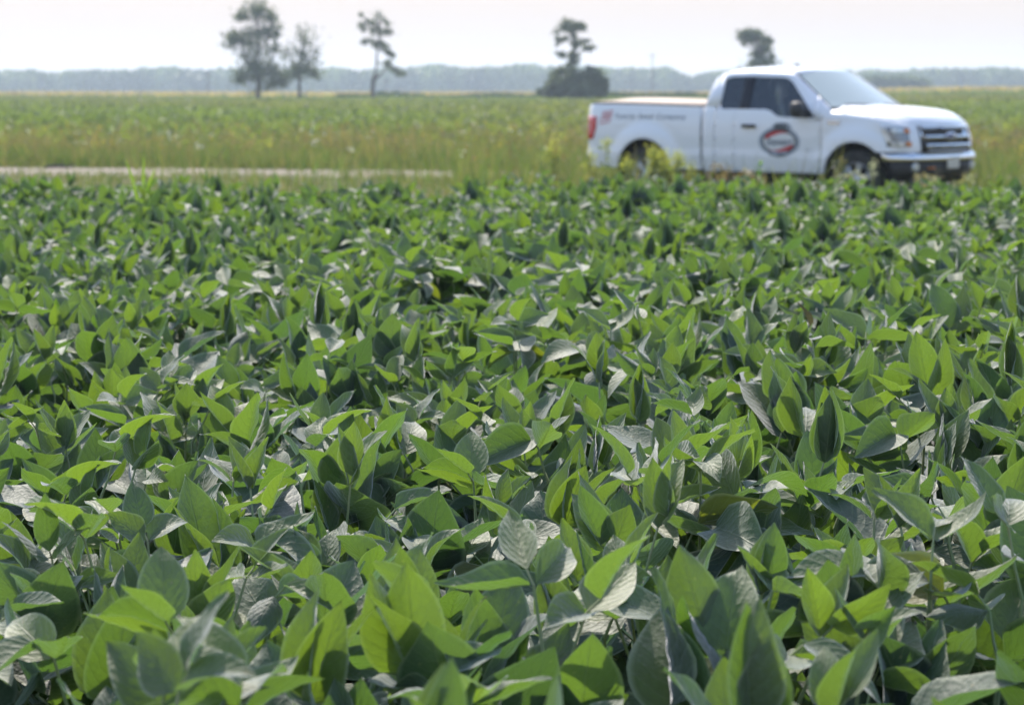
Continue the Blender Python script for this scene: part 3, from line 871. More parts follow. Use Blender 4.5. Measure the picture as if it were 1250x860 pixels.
# --- doors
for s in (-1, 1):
    for (nm, a, b) in (("rear_door", -2.405, -2.075), ("front_door", -2.065, -.585)):
        d = MB(); side_patch(d, a, b, .50, lambda X: belt(X) - .004, s, lip=False)
        edge_return(d, a, .50, belt(a) - .004, s); edge_return(d, b, .50, belt(b) - .004, s)
        d.grid([[(X, s * hw(X, belt(X) - .004), belt(X) - .004), (X, s * (hw(X, belt(X)) - .03), belt(X) - .002)] for X in stations(a, b)])
        do = d.build(nm, M_PAINT, truck)
        if nm == "front_door":
            h = MB()
            h.box((-1.79, s * (hw(-1.8, 1.10) + .028), 1.118), (.235, .030, .050)).box((-1.89, s * (hw(-1.8, 1.1) + .01), 1.115), (.025, .04, .035)).box((-1.69, s * (hw(-1.8, 1.1) + .01), 1.115), (.025, .04, .035))
            h.build("handle", M_BLACK, do, bevel=.008)
    MB().grid([[(X, s * (hw(X, z) + .003), z) for z in np.linspace(SILL, .497, 3)] for X in np.linspace(-2.62, -.52, 20)]).build("rocker_panel", M_PAINT, truck)
# --- side glass, B pillar
for s in (-1, 1):
    for nm, a, b in (("rear_side_window", -2.38, -2.02), ("front_side_window", -1.86, -.70)):
        xs = np.linspace(a, b, 24)
        MB().grid([[(X, s * (hw(X, z) - .020), z) for z in np.linspace(win_bot(X) - .03, max(win_top(X), win_bot(X)) + .02, 6)] for X in xs]).build(nm, M_GLASS, truck)
    MB().grid([[(X, s * (hw(X, z) - .016), z) for z in np.linspace(win_bot(X) - .02, win_top(X) + .01, 6)] for X in np.linspace(-2.03, -1.85, 6)]).build("door_pillar", M_PILLAR, truck, solid=.03)
MB().grid([[tuple(Vector(backw(y, z)) + Vector((.012, 0, 0))) for y in np.linspace(-.56, .56, 7)] for z in np.linspace(1.41, 1.81, 5)]).build("rear_window", M_GLASS, truck)
# --- windshield
P = []
for i in range(13):
    t = i / 12
    X = -.46 + (-1.16 + .46) * t; z = 1.385 + (1.858 - 1.385) * t; yE = hw(X, z) - .035 - .01
    row = []
    for k in range(-12, 13):
        v = k / 12
        row.append((X + (.20 * (1 - t) + .125 * t) * (1 - v * v) - .004, yE * v, z + (.02 * (1 - t) + .045 * t) * (1 - v * v)))
    P.append(row)
MB().grid(P).build("windshield", M_SHIELD, truck)
for (y0, y1) in ((-.70, -.02), (-.05, .62)):
    w = MB(); w.tube([(-.25, y1, 1.405), (-.29, (y0 + y1) / 2, 1.425), (-.36, y0, 1.425)], .009, 6)
    w.build("wiper", M_BLACK, truck)
# --- inside the cab
it = MB()
it.grid([[(-.45 - .42 * t, y, 1.33 - .06 * t * t) for t in (0, .3, .6, 1)] for y in np.linspace(-.78, .78, 9)])
it.grid([[(-.87, y, z) for z in (1.27, .9)] for y in np.linspace(-.78, .78, 9)])
it.build("dashboard", M_BLACK, truck)
for y in (-.40, .40):
    q = MB(); q.box((-1.62, y, .95), (.52, .52, .16)); q.box((-1.93, y, 1.27), (.14, .50, .56), rot=Matrix.Rotation(R(-10), 3, 'Y')); q.box((-1.99, y, 1.62), (.09, .27, .17))
    q.build("seat", M_SEAT, truck, bevel=.04)
q = MB(); q.box((-2.36, 0, 1.0), (.3, 1.3, .14)); q.box((-2.5, 0, 1.22), (.1, 1.3, .4)); q.build("seat", M_SEAT, truck, bevel=.03)
q = MB(); q.tube([(-1.05 + .06 * math.sin(t), .40 + .18 * math.cos(t), 1.22 + .17 * math.sin(t)) for t in np.linspace(0, 6.283, 25)], .014, 6); q.build("steering_wheel", M_BLACK, truck, merge=False)
MB().box((-1.02, 0, 1.70), (.03, .22, .07)).build("rear_view_mirror", M_BLACK, truck, bevel=.01)

# --- front end: plan curve of the fender from the door round to the grille
PLAN = [(-.575, 0), (-.3, 0), (.0, 0), (.3, .0), (.46, -.012), (.58, -.040), (.68, -.085), (.76, -.150), (.815, -.22), (.850, -.30), (.872, -.365)]
def plan(X):
    return float(np.interp(X, [p[0] for p in PLAN], [p[1] for p in PLAN]))
def ftop(X):          # shoulder of the fender
    return float(np.interp(X, [-.6, -.2, .2, .5, .7, .82, .875], [1.345, 1.315, 1.275, 1.235, 1.20, 1.165, 1.14]))
def fpoint(X, z, s):
    """body surface at the front; leans back towards the top"""
    y = hw(X, min(z, 1.20)) + plan(X)
    sh = max(0, (z - (ftop(X) - .09)) / .09)
    y -= .035 * sh * sh
    k = max(0, (X - .3) / .57)
    X = X - .045 * k
    return (X - .10 * k * max(0, (z - .78) / .4) ** 2, s * y, z)
FX = sorted(set(stations(-.575, .50)) | {.53, .56, .60, .64, .68, .71, .74, .77, .795, .815, .832, .85, .862, .872})
fend = {}
for s in (-1, 1):
    m_ = MB(); P = []
    for X in FX:
        b = arch_z(X, SILL if X < 0 else .785); t = ftop(X)
        if X >= ARCH: b = .785
        row = [fpoint(X, b + (t - b) * k / 18, s) for k in range(19)]
        lp = fpoint(X, b, s); row = [(lp[0] - (.05 if X > .6 else 0), lp[1] - s * .07, lp[2] + .01)] + row
        P.append(row)
    m_.grid(P)
    fo = m_.build("front_fender", M_PAINT, truck, solid=.004)
    fend[s] = fo
    if s == -1:
        bd = MB(); bd.box((-.36, -(hw(-.36, 1.17) + .006), 1.175), (.20, .008, .045)); bd.build("fender_badge", M_CHROME, fo, bevel=.003)
# --- hood
P = []
HX = [-.50, -.42, -.3, -.1, .1, .3, .45, .58, .68, .76, .815, .85, .872]
for X in HX:
    e = fpoint(X, ftop(X), 1); row = []
    for k in range(-16, 17):
        v = k / 16; a = abs(v)
        k2 = max(0, (X - .3) / .57)
        cen = float(np.interp(X, [-.5, -.1, .3, .6, .75, .82, .872], [.085, .105, .115, .118, .10, .075, .035]))
        ridge = .020 * math.exp(-((a - .70) / .09) ** 2) * min(1, (1.0 - k2) * 1.6)
        zc = e[2] + cen * (1 - a ** 3.0) + ridge
        xx = e[0] + (.075 * k2 + .20 * max(0, (-.1 - X) / .4)) * (1 - v * v)
        row.append((xx, e[1] * v, zc))
    P.append(row)
# lip folding down over the grille
last = P[-1]
P.append([(x + .012, y, z - .03) for (x, y, z) in last]); P.append([(x + .006, y * .995, z - .055) for (x, y, z) in last])
MB().grid(P).build("hood", M_PAINT, truck, solid=.004)
cw = MB(); cw.grid([[(X + .20 * (1 - v * v), v * .86, 1.352 + .055 * (1 - abs(v) ** 3) + .0) for v in np.linspace(-1, 1, 17)] for X in (-.56, -.44)])
cw.build("cowl", M_BLACK, truck)
# --- headlights: C shaped lamps wrapped on the fender corner
def wrap(poly, s, off, z_is=None):
    return [tuple(Vector(fpoint(x, z, s)) + Vector((off * (.25 if x < .6 else .75), s * off * (1 if x < .7 else .6), 0))) for x, z in poly]
def wrap_patch(mb, x0, x1, z0, z1, s, off, skew=0.0, mi=0, n=10):
    P = []
    for i in range(n + 1):
        x = x0 + (x1 - x0) * i / n
        P.append(wrap([(x + skew * (j / 6 - .5), z0(x) + (z1(x) - z0(x)) * j / 6) for j in range(7)], s, off))
    mb.grid(P, mi)
for s in (-1, 1):
    hl = MB()
    wrap_patch(hl, .52, .80, lambda x: .86, lambda x: 1.125, s, .006)
    ho = hl.build("headlight", M_LAMPDARK, truck, solid=.006)
    l2 = MB()
    wrap_patch(l2, .47, .555, lambda x: .90, lambda x: 1.14, s, .014, skew=-.10)
    wrap_patch(l2, .60, .76, lambda x: 1.045, lambda x: 1.115, s, .014)
    wrap_patch(l2, .58, .745, lambda x: .862, lambda x: .925, s, .014)
    l2.build("lens", M_LAMP, ho, solid=.005)
    for z in (1.045, .866):
        t_ = MB(); wrap_patch(t_, .762, .812, lambda x: z, lambda x: z + .062, s, .016); t_.build("turn_signal", M_AMBER, ho, solid=.005)
# --- grille
def gx(y, z): return .868 + .045 * (1 - (y / .6) ** 2) - .10 * max(0, (z - .78) / .4) ** 2
gr = MB(); gr.grid([[(gx(y, z) - .07, y, z) for y in np.linspace(-.62, .62, 13)] for z in np.linspace(.77, 1.15, 6)])
go = gr.build("grille", M_BLACK, truck, solid=.01)
def bar(z, h, w0, w1, d=.03, mi=None, name="grille_bar", m=M_CHROME):
    b = MB(); P = []
    for y in np.linspace(w0, w1, 19):
        x = gx(y, z)
        P.append([(x - .03, y, z + h / 2), (x, y, z + h / 2 - .008), (x + .012, y, z), (x, y, z - h / 2 + .008), (x - .03, y, z - h / 2)])
    b.grid(P); return b.build(name, m, go)
bar(1.118, .052, -.575, .575)
bar(.988, .062, -.555, .555)
bar(.872, .060, -.555, .555)
bar(.805, .030, -.52, .52, m=M_ALLOY)
for s in (-1, 1):
    c = MB(); c.grid([[(gx(s * .6, z) - .035, s * y, z) for y in (.50, .565, .60)] for z in np.linspace(.96, 1.12, 5)]); c.build("grille_bar", M_CHROME, go, solid=.02)
    c = MB(); c.grid([[(gx(s * .6, z) - .03, s * y, z) for y in (.60, .615)] for z in np.linspace(.775, 1.145, 7)]); c.build("grille_surround", M_BLACK, go, solid=.03)
def ellipse(mb, fn, a, b, n=40, mi=0, inner=0.0):
    """fn(u,v)->point ; ring or disc"""
    rows = []
    for r_ in ([inner, 1.0] if inner else [.001, .5, 1.0]):
        rows.append([fn(a * r_ * math.cos(2 * math.pi * k / n), b * r_ * math.sin(2 * math.pi * k / n)) for k in range(n + 1)])
    mb.grid(rows, mi)
em = MB(); ellipse(em, lambda u, v: (gx(0, .988) + .022, u, .992 + v), .135, .062, mi=0); eo = em.build("emblem", M_CHROME, go, solid=.02)
em = MB(); ellipse(em, lambda u, v: (gx(0, .988) + .026, u, .992 + v), .112, .047); em.build("emblem_field", M_BLUE, eo, solid=.003)

def text_mesh(name, body, fn, size, m, parent, bold=0.0, shear=0.0, extrude=0.0, spacing=1.0):
    cu = bpy.data.curves.new(name, 'FONT'); cu.body = body; cu.size = size; cu.align_x = 'CENTER'; cu.align_y = 'CENTER'
    cu.offset = bold; cu.shear = shear; cu.space_character = spacing; cu.resolution_u = 3
    tmp = bpy.data.objects.new("tmp", cu); COL.objects.link(tmp)
    dg = bpy.context.evaluated_depsgraph_get(); dg.update()
    me = bpy.data.meshes.new_from_object(tmp.evaluated_get(dg))
    bpy.data.objects.remove(tmp)
    me.name = name
    for v in me.vertices: v.co = fn(v.co.x, v.co.y)
    me.materials.clear(); me.materials.append(m)
    o = bpy.data.objects.new(name, me); COL.objects.link(o); o.parent = parent
    return o
text_mesh("emblem_script", "Ford", lambda u, v: (gx(0, .988) + .030, u, .992 + v), .085, M_DECALW, eo, shear=.3)

# --- front bumper, valance, fog lamps, plate, tow hooks
def bumper_curve(t):     # t in -1..1 over the width
    y = 1.0 * t; a = abs(t)
    x = .880 - .10 * a ** 2 - (0 if a < .78 else .36 * ((a - .78) / .22) ** 2.0)
    return x, y * (.975 if a > .9 else .975)
bp = MB(); P = []
for t in np.linspace(-1, 1, 61):
    x, y = bumper_curve(t)
    P.append([(x - .075, y * .95, .788), (x - .035, y * .975, .782), (x - .014, y * .99, .765), (x + .002, y, .738), (x + .012, y, .705), (x + .014, y, .685), (x + .004, y * .995, .665), (x - .05, y * .97, .655)])
bp.grid(P); fb = bp.build("front_bumper", M_CHROME, truck, solid=.006)
va = MB(); P = []
for t in np.linspace(-.97, .97, 49):
    x, y = bumper_curve(t)
    P.append([(x - .03, y * .985, .66), (x - .02, y * .985, .58), (x - .035, y * .98, .50), (x - .10, y * .95, .44), (x - .2, y * .9, .42)])
va.grid(P); vo = va.build("bumper_valance", M_BLACK, truck, solid=.006)
for s in (-1, 1):
    x, y = bumper_curve(.74 * s)
    f = MB(); f.lathe([(.0, .03), (.055, .028), (.066, .015), (.07, 0), (.07, -.05)], (x - .03, y * .985, .585), axis='X', n=24); f.build("fog_light", M_LAMP, vo)
    x, y = bumper_curve(.42 * s)
    h = MB(); h.tube([(x - .05, y - .05, .56), (x + .03, y - .04, .57), (x + .05, y, .57), (x + .03, y + .04, .57), (x - .05, y + .05, .56)], .014, 8); h.build("tow_hook", M_AMBER if s < 0 else M_BLACK, vo)
pl = MB(); x, y = bumper_curve(.0); pl.box((x + .008, .10, .635), (.008, .31, .16)); pl.build("number_plate", M_PLATE, fb, bevel=.004)

# --- bed
bx0, bx1 = -4.80, -2.655
bed = MB()
def bedtop(X): return float(np.interp(X, [-4.8, -4.74, -4.0, -2.6], [1.395, 1.415, 1.405, 1.375]))
def tailtaper(X): return -.05 * max(0, (-4.60 - X) / .2) ** 2
for s in (-1, 1):
    P = []
    for X in stations(bx0, bx1):
        b = arch_z(X, SILL + .01); t = bedtop(X)
        row = []
        for k in range(21):
            z = b + (t - b) * k / 20
            zz = min(z, 1.34) if z > 1.34 else z
            y = hw(X, zz) + tailtaper(X) - (max(0, z - 1.36) * .35)
            row.append((X, s * y, z))
        row.append((X, s * (row[-1][1] * s - .045), t + .006)); row.append((X, s * (abs(row[-1][1]) - .05), t + .002)); row.append((X, s * (abs(row[-1][1])), t - .25))
        row = [(X, s * (abs(row[0][1]) - .07), b + .01)] + row
        P.append(row)
    bed.grid(P)
    bed.grid([[(bx1, s * y, z) for y in (.955, .5, 0)] for z in (.5, .9, 1.35)])
bo = bed.build("cargo_bed", M_PAINT, truck, solid=.004)
# fuel filler door on the far side only
tg = MB(); tg.grid([[(-4.80 - .025 * math.sin((z - .72) / .7 * 3.1), y, z) for y in np.linspace(-.80, .80, 9)] for z in np.linspace(.74, 1.40, 9)])
tg.grid([[(X, y, 1.40) for y in (-.8, .8)] for X in (-4.80, -4.74)])
to = tg.build("tailgate", M_PAINT, truck, solid=.012)
MB().box((-4.835, 0, 1.22), (.02, .22, .07)).build("handle", M_BLACK, to, bevel=.006)
for s in (-1, 1):
    tl = MB(); P = []
    for i in range(7):
        X = -4.600 - .205 * i / 6
        lo = .90 - .015 * i / 6; hi = 1.235 + .0 * i
        r_ = []
        for k in range(8):
            z = lo + (hi - lo) * k / 7
            # narrower at the foot: the front edge steps back
            xx = X if z > 1.08 else X - (1.08 - z) * .35 * (1 - i / 6)
            y = hw(xx, z) + tailtaper(xx) + .008
            r_.append((xx, s * y, z))
        P.append(r_)
    P.append([(-4.83, q[1] - s * .03, q[2]) for q in P[-1]]); P.append([(-4.832, s * .80, q[2]) for q in P[-1]])
    tl.grid(P); tl.build("tail_light", M_RED, bo, solid=.004)
rbm = MB(); P = []
for t in np.linspace(-1, 1, 31):
    a = abs(t); x = -4.93 + (0 if a < .8 else .20 * ((a - .8) / .2) ** 2)
    P.append([(x + .10, t * .93, .735), (x, t * .955, .73), (x - .008, t * .96, .66), (x, t * .955, .56), (x + .05, t * .93, .53), (x + .12, t * .9, .52)])
rbm.grid(P); rbm.build("rear_bumper", M_CHROME, truck, solid=.006)
cv = MB(); P = []
for X in (-4.75, -4.70, -4.55, -4.4, -4.2, -3.4, -2.75, -2.70):
    e = bedtop(X) + (.018 if -4.74 < X < -2.71 else .004)
    P.append([(X, v * .88, e + .018 + .060 * (1 - abs(v) ** 3) * min(1, (X + 4.76) / .35 if X < -4.4 else 1)) for v in np.linspace(-1, 1, 15)])
cv.grid(P); cv.build("bed_cover", M_COVER, truck, solid=.02)
# black edge rail of the cover
for s in (-1, 1):
    MB().tube([(X, s * .893, bedtop(X) + .014) for X in (-4.73, -4.0, -3.3, -2.69)], .015, 6).build("cover_rail", M_BLACK, bo)
# frame, floor, wheel wells
uf = MB(); uf.box((-1.95, 0, .50), (5.3, .95, .10)); uf.box((-3.7, 0, .85), (2.0, 1.5, .06)); uf.box((.1, 0, .8), (1.0, 1.1, .5)); uf.box((-1.6, -.62, .42), (1.3, .3, .2))
uf.build("chassis", M_WELL, truck, smooth=False, merge=False)
for ax in (0.0, WB):
    for s in (-1, 1):
        w = MB(); P = []
        for k in range(21):
            a = math.pi * k / 20
            P.append([(ax + (ARCH + .02) * math.cos(a), s * y, AX + (ARCH + .02) * math.sin(a) - (.06 if k in (0, 20) else 0)) for y in (.955, .8, .60)])
        w.grid(P); w.grid([[(ax + (ARCH + .02) * math.cos(math.pi * k / 20) * t, s * .60, AX + (ARCH + .02) * math.sin(math.pi * k / 20) * t) for k in range(21)] for t in (.02, 1)])
        w.build("wheel_well", M_WELL, truck)
# --- wheels
def wheel(ax, s):
    r = empty("wheel", (ax, s * .84, .40)); r.parent = truck
    ty = MB(); ty.lathe([(.235, -.12), (.30, -.135), (.365, -.132), (.392, -.11), (.40, -.06), (.40, .06), (.392, .11), (.365, .132), (.30, .135), (.235, .12)], (0, 0, 0), n=64)
    for k in range(56):
        a = 2 * math.pi * k / 56
        for y in (-.085, .085): ty.box((.398 * math.cos(a), y, .398 * math.sin(a)), (.014, .05, .03), rot=Matrix.Rotation(-a, 3, 'Y'))
    ty.build("tyre", M_TYRE, r, merge=False)
    rim = MB(); yo = s * .10
    rim.lathe([(.238, s * .125), (.245, s * .118), (.235, s * .10), (.222, s * .085), (.215, -s * .10)], (0, 0, 0), n=64)
    rim.lathe([(.001, s * .115), (.035, s * .113), (.055, s * .105), (.075, s * .085), (.075, s * .05)], (0, 0, 0), n=32)
    for k in range(6):
        a = 2 * math.pi * k / 6 + .3
        for da in (-.13, .13):
            p0 = Vector((.06 * math.cos(a + da * .6), s * .088, .06 * math.sin(a + da * .6))); p1 = Vector((.230 * math.cos(a + da), s * .098, .230 * math.sin(a + da)))
            rim.tube([p0, (p0 + p1) / 2 + Vector((0, s * .006, 0)), p1], [.026, .020, .022], 6)
    rim.build("rim", M_ALLOY, r, merge=False)
    bk_ = MB(); bk_.lathe([(.001, 0), (.17, 0), (.17, s * .02), (.001, s * .02)], (0, 0, 0), n=32); bk_.build("brake_disc", M_WELL, r)
for ax in (0.0, WB):
    for s in (-1, 1): wheel(ax, s)
# --- mirrors
for s in (-1, 1):
    m_ = MB(); P = []
    for i, (dx, k) in enumerate([(.0, .1), (.012, .72), (.05, .95), (.11, 1), (.16, .92), (.19, .7), (.20, .15)]):
        P.append([(-.965 + dx + .02 * math.cos(a), s * (1.115 + .135 * k * (abs(math.cos(a)) ** .6) * (1 if math.cos(a) > 0 else -1)), 1.352 + .115 * k * (abs(math.sin(a)) ** .6) * (1 if math.sin(a) > 0 else -1)) for a in np.linspace(0, 2 * math.pi, 25)])
    m_.grid(P)
    m_.box((-.86, s * .985, 1.285), (.09, .10, .05))
    m_.build("side_mirror", M_BLACK, truck)
an = MB(); an.tube([(-1.62, -.02, 1.945), (-1.66, -.02, 1.985), (-1.72, -.02, 1.975)], [.022, .018, .006], 6); an.build("roof_antenna", M_BLACK, truck)

# --- lettering and emblems, laid on the body side
def onside(x0, z0, off, tilt=0.0):
    def fn(u, v):
        X, z = x0 + u, z0 + v
        yy = hw(X, min(z, 1.34)) + (tailtaper(X) if X < -2.66 else 0)
        return (X, -(yy + off), z)
    return fn
de = MB(); ellipse(de, onside(-1.27, .905, .003), .350, .205, mi=0, inner=.80); ellipse(de, onside(-1.27, .905, .002), .355, .21, mi=1)
de.build("door_emblem", [M_DECALG, M_DECALG], truck, merge=False)
dem = bpy.data.objects["door_emblem"]
k2 = MB(); ellipse(k2, onside(-1.27, .905, .004), .300, .172, mi=0); k2.build("emblem_rim", M_DECALK, dem)
k2 = MB(); ellipse(k2, onside(-1.27, .905, .005), .268, .146, mi=0); k2.build("emblem_oval", M_DECALW, dem)
# red swooshes, top and bottom of the oval
for sg in (1, -1):
    f = onside(-1.27, .905, .0062); P = []
    for i in range(25):
        u = -.24 + .48 * i / 24
        lim = .148 * math.sqrt(max(0, 1 - (u / .27) ** 2))
        edge = .072 + .048 * math.sin((u * sg + .12) * 7.5)
        a = min(lim, max(edge, .035)); P.append([f(u, sg * a), f(u, sg * (a + lim) / 2), f(u, sg * lim)])
    m_ = MB(); m_.grid(P); m_.build("emblem_swoosh", M_DECALR, dem, merge=False)
text_mesh("emblem_script", "Stewart", onside(-1.27, .900, .0075), .142, M_DECALD, dem, bold=.003, shear=.15)
k2 = MB(); ellipse(k2, onside(-1.23, 1.098, .003), .175, .075); k2.build("emblem_tab", M_DECALG, dem)
text_mesh("emblem_number", "880", onside(-1.24, 1.100, .0045), .150, M_DECALK, dem, bold=.006)
def arcf(u, v):
    a = u / .38; r_ = 1
    return onside(-1.27, .905, .0075)(.40 * math.sin(a) * .72, -.192 * math.cos(a) + v * math.cos(a))
text_mesh("emblem_lettering", "SEED COMPANY", arcf, .072, M_DECALK, dem, bold=.003)
text_mesh("bed_lettering", "Family Seed Company", onside(-3.60, 1.235, .004), .108, M_DECALD, bo, bold=.0015, shear=.25, spacing=1.36)
q = MB(); f = onside(-4.42, 1.222, .004)
out = [(-.115, -.105), (.075, -.075), (.115, .10), (-.075, .075)]
for i in range(4):
    a, b = Vector(out[i]), Vector(out[(i + 1) % 4])
    q.grid([[f(*(a.lerp(b, t))) for t in (0, .5, 1)], [f(*(a.lerp(b, t) * .82)) for t in (0, .5, 1)]])
q.build("bed_emblem", M_DECALR, bo, merge=False)
be = bpy.data.objects["bed_emblem"]
text_mesh("emblem_letters", "SF", onside(-4.42, 1.222, .005), .13, M_DECALR, be, bold=.003, shear=.2)
text_mesh("fender_lettering", "XLT", onside(-.78, .79, .004), .05, M_DECALG, [c for c in truck.children if c.name.startswith("front_door")][0])

# ------------------------------------------------------------------ taller weeds around the truck
YEL = [(.54, .49, .11), (.47, .45, .12), (.38, .40, .12)]
GRN = [(.20, .23, .08), (.23, .24, .09), (.17, .21, .07)]
def goldenrod(px, py_top, D, width_px, label, nstem=5, dens=1.0):
    p = at(px, HOR, D); h = EYE - (py_top - HOR) * D / F; w = width_px * D / F * .5
    r = empty("goldenrod", (p.x, D, 0), 0, label, "wildflower", "goldenrod clumps in front of the truck")
    st = MB(); ls = []; pls = []
    for i in range(nstem):
        a = random.uniform(0, 6.28); t_ = random.uniform(.15, 1) if i else .05
        hh = h * (1 if i == 0 else random.uniform(.72, .97))
        top = Vector((math.cos(a) * w * t_, math.sin(a) * w * t_, hh))
        st.tube([(top.x * .1, top.y * .1, -.02), (top.x * .5, top.y * .5, hh * .5), top], [.006, .005, .003], 5)
        m = int(36 * hh * dens)
        tt = rng.uniform(.2, .9, m)
        ls.append(flecks(np.outer(tt ** 1, top) * 1.0 + rng.normal(size=(m, 3)) * .035, rng.uniform(.03, .06, m), pick(GRN, m), aspect=2.2))
        m = int(85 * dens); q = rng.normal(size=(m, 3)) * np.array([.055, .055, .075]) * (.7 + w)
        tp = np.array(top) - np.array([0, 0, .07]); a_ = flecks(tp + q, rng.uniform(.014, .03, m), pick(YEL, m)); np_mesh('flower_plume', a_[0], a_[1], M_FLAT, col=a_[2], parent=r)
    st.build("stems", M_STEM, r, merge=False)
    a = join(ls); np_mesh("leaves", a[0], a[1], M_FLAT, col=a[2], parent=r)
    return r
for a in [(740, 170, 35.6, 12, "small goldenrod head alone on its stem below the tail light", 1, 1.0),
          (764, 190, 34.0, 10, "short goldenrod at the rear edge of the rear wheel arch", 3, .7),
          (797, 178, 33.4, 16, "tallest goldenrod clump, in front of the rear wheel", 5, .8),
          (811, 182, 33.2, 13, "goldenrod clump over the front edge of the rear wheel", 5, .8),
          (826, 184, 32.8, 14, "slim goldenrod in front of the bed between rear wheel and cab", 3, .9),
          (844, 199, 32.4, 12, "lowest goldenrod, below the seam between bed and cab", 2, .9),
          (722, 184, 35.8, 14, "goldenrod beside the rear bumper", 3, .6),
          (677, 168, 38.5, 22, "goldenrod clump standing alone left of the truck's tail", 5, .8),
          (660, 152, 40.0, 8, "thin goldenrod left of the truck, the one farthest from it", 1, .8)]:
    goldenrod(*a[:4], a[4], a[5], a[6])

def broad_weed(px, py_top, D, label, n=9, col=((.12, .22, .04), (.10, .19, .04))):
    p = at(px, HOR, D); h = EYE - (py_top - HOR) * D / F
    r = empty("leafy_weed", (p.x, D, 0), 0, label, "weed")
    st = MB(); st.tube([(0, 0, -.02), (.01, 0, h * .6), (0, .01, h)], [.008, .006, .003], 6)
    V, Q, C, n0 = [], [], [], 0
    for k in range(n):
        t = .45 + .55 * k / (n - 1)
        P, _ = leaflet((0, 0, h * t), k * 2.4, random.uniform(.3, 1.0), 0, .15 * (1.2 - .6 * t), .07 * (1.2 - .5 * t), 5, 7, .3, .5, .04)
        V.append(P); Q.append(gridq(7, 5) + n0); n0 += len(P); C.append(np.tile(np.array([*random.choice(col), 1]), (len(P), 1)))
    st.build("stem", M_STEM, r, merge=False)
    np_mesh("leaves", np.concatenate(V), np.concatenate(Q), M_FLAT, col=np.concatenate(C), parent=r)
broad_weed(927, 199, 30.5, "bright green leafy weed standing in front of the door below the oval emblem", 12)
# dry flower stalks by the cab sill
ps = []
for (px0, px1, D, n, z0, z1, cols, sz) in [(868, 900, 31.5, 9, .50, .68, [(.30, .20, .12), (.24, .17, .10)], .035), (895, 940, 31, 8, .46, .62, [(.30, .20, .12), (.5, .4, .35)], .03),
                                          (1012, 1075, 31, 13, .42, .72, [(.50, .47, .42), (.42, .40, .37), (.30, .25, .12)], .032), (1100, 1190, 31, 16, .40, .55, [(.40, .32, .20), (.45, .42, .38)], .03)]:
    x = (rng.uniform(px0, px1, n) - 625) * D / F; y = rng.uniform(D - .6, D + .6, n); hh = rng.uniform(z0, z1, n)
    ps.append(blades(n, np.stack([x, y, np.zeros(n)], 1), hh * 1.02, np.full(n, .012), rng.uniform(0, .04, n), pick(GRN, n)))
    P = np.repeat(np.stack([x, y, hh], 1), 10, 0) + rng.normal(size=(n * 10, 3)) * np.array([.025, .025, .03])
    ps.append(flecks(P, rng.uniform(.6, 1.3, n * 10) * sz, np.repeat(pick(cols, n), 10, 0)))
a = join(ps); o = np_mesh("dry_weeds", a[0], a[1], M_FLAT, col=a[2]); tag(o, "dry brown and white seed heads standing along the truck's sill and front wheel", "weeds", kind="stuff")

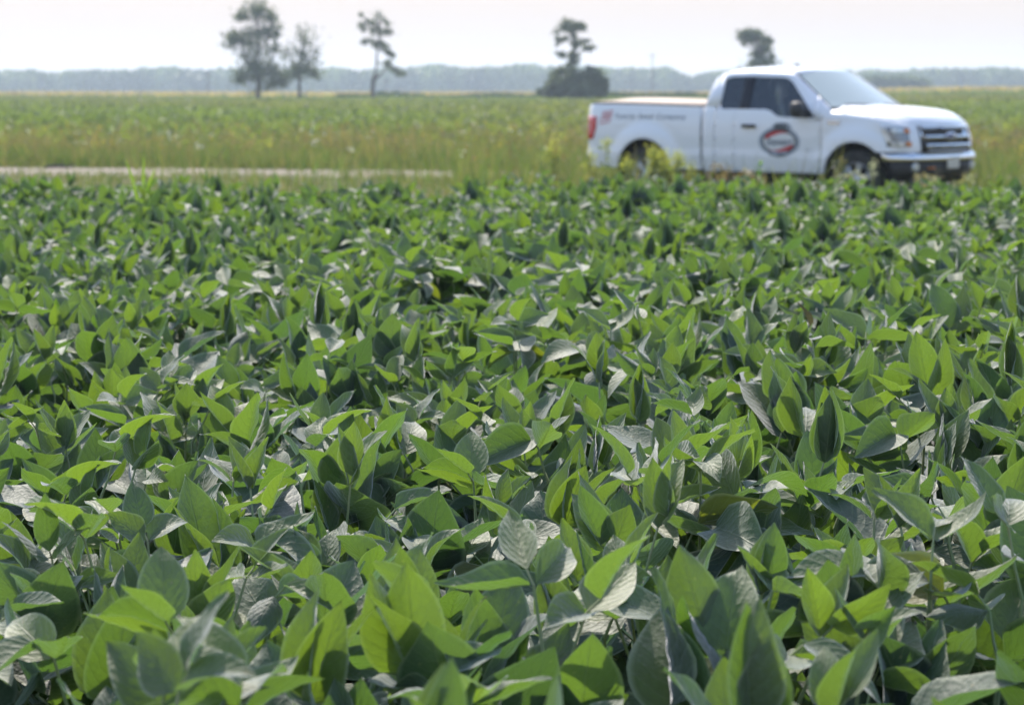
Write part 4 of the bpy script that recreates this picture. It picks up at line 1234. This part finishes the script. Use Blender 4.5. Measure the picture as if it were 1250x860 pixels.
# volunteer corn / grass plant standing above the soybeans at the left
def grass_plant(px, D, tips, label):
    p = at(px, HOR, D); r = empty("volunteer_corn", (p.x, D, 0), 0, label, "corn plant")
    s = D / F; V, Q, C, n0 = [], [], [], 0
    st = MB(); st.tube([(0, 0, -.02), (0, 0, .6), (.01, 0, 1.0)], [.010, .009, .006], 6)
    for (tx, ty, bz, w) in tips:
        e = Vector(((tx - px) * s, random.uniform(-.06, .06), EYE - (ty - HOR) * s)); b = Vector((0, 0, bz))
        row = []
        for k in range(10):
            t = k / 9; c = b.lerp(e, t) + Vector((0, 0, .12 * math.sin(t * math.pi) * (e - b).length))
            ww = w * (1 - t ** 2.2) * .5 + .001
            sd_ = Vector((.55, .8, .2)).normalized()
            row += [c - sd_ * ww, c + Vector((0, 0, -ww * .5)), c + sd_ * ww]
        V.append(np.array([tuple(q) for q in row])); Q.append(gridq(10, 3) + n0); n0 += 30
        C.append(np.tile(np.array([.26, .36, .06, 1]), (30, 1)))
    st.build("stalk", M_STEM, r, merge=False)
    np_mesh("blades", np.concatenate(V), np.concatenate(Q), M_FLAT, col=np.concatenate(C), parent=r)
grass_plant(174, 13.4, [(155, 192, .9, .03), (176, 188, .95, .028), (186, 213, .9, .035), (190, 204, .95, .035), (135, 228, .85, .03), (170, 240, .8, .03), (182, 222, .8, .05)],
            "yellow-green grassy corn plant poking above the soybeans in front of the gravel lane")
# dead branch on the lane
dp = at(72, HOR, 49.3)
db = MB(); db.tube([(-.28, 0, .05), (-.05, .03, .075), (.2, -.02, .06), (.34, .04, .10)], [.03, .035, .028, .012], 7); db.tube([(.05, 0, .07), (.12, .05, .16)], [.018, .008], 5)
o = db.build("dead_branch", M_BARK, merge=False); o.location = (dp.x, dp.y, 0.03); tag(o, "short dark dead branch lying on the gravel lane at far left", "branch")
# a dead brown leaf caught in the canopy
for (px, py, D, lab) in [(203, 270, 10.6, "rusty brown dead soybean leaf standing up in the canopy, left side"), (990, 375, 6.1, "brown-blotched dying soybean leaf in the canopy below the truck's door")]:
    p = at(px, py, D)
    P, U = leaflet((0, 0, 0), 2.3, 1.2, .3, .075, .04, 7, 9, .5, .6, .06)
    P[:, 2] -= .05
    o = np_mesh("dead_leaf", P, gridq(9, 7), M_FLAT, uv=U, col=np.tile(np.array([.125, .10, .052, 1]), (len(P), 1))); o.location = p; tag(o, lab, "leaf")

# ------------------------------------------------------------------ haze
hz = MB().box((0, 1290, 11.5), (3900, 3000, 37))
m = bpy.data.materials.new("haze_air"); m.use_nodes = True
nt = m.node_tree; nt.nodes.remove(nt.nodes["Principled BSDF"])
pv = nt.nodes.new("ShaderNodeVolumePrincipled")
pv.inputs["Color"].default_value = (0.70, 0.84, 1.0, 1)
pv.inputs["Density"].default_value = 0.00037
pv.inputs["Anisotropy"].default_value = 0.35
nt.links.new(pv.outputs[0], nt.nodes["Material Output"].inputs["Volume"])
o = hz.build("haze", m, smooth=False, merge=False); tag(o, kind="stuff")
o["label"] = "thin bright summer haze over the fields"; o["category"] = "haze"
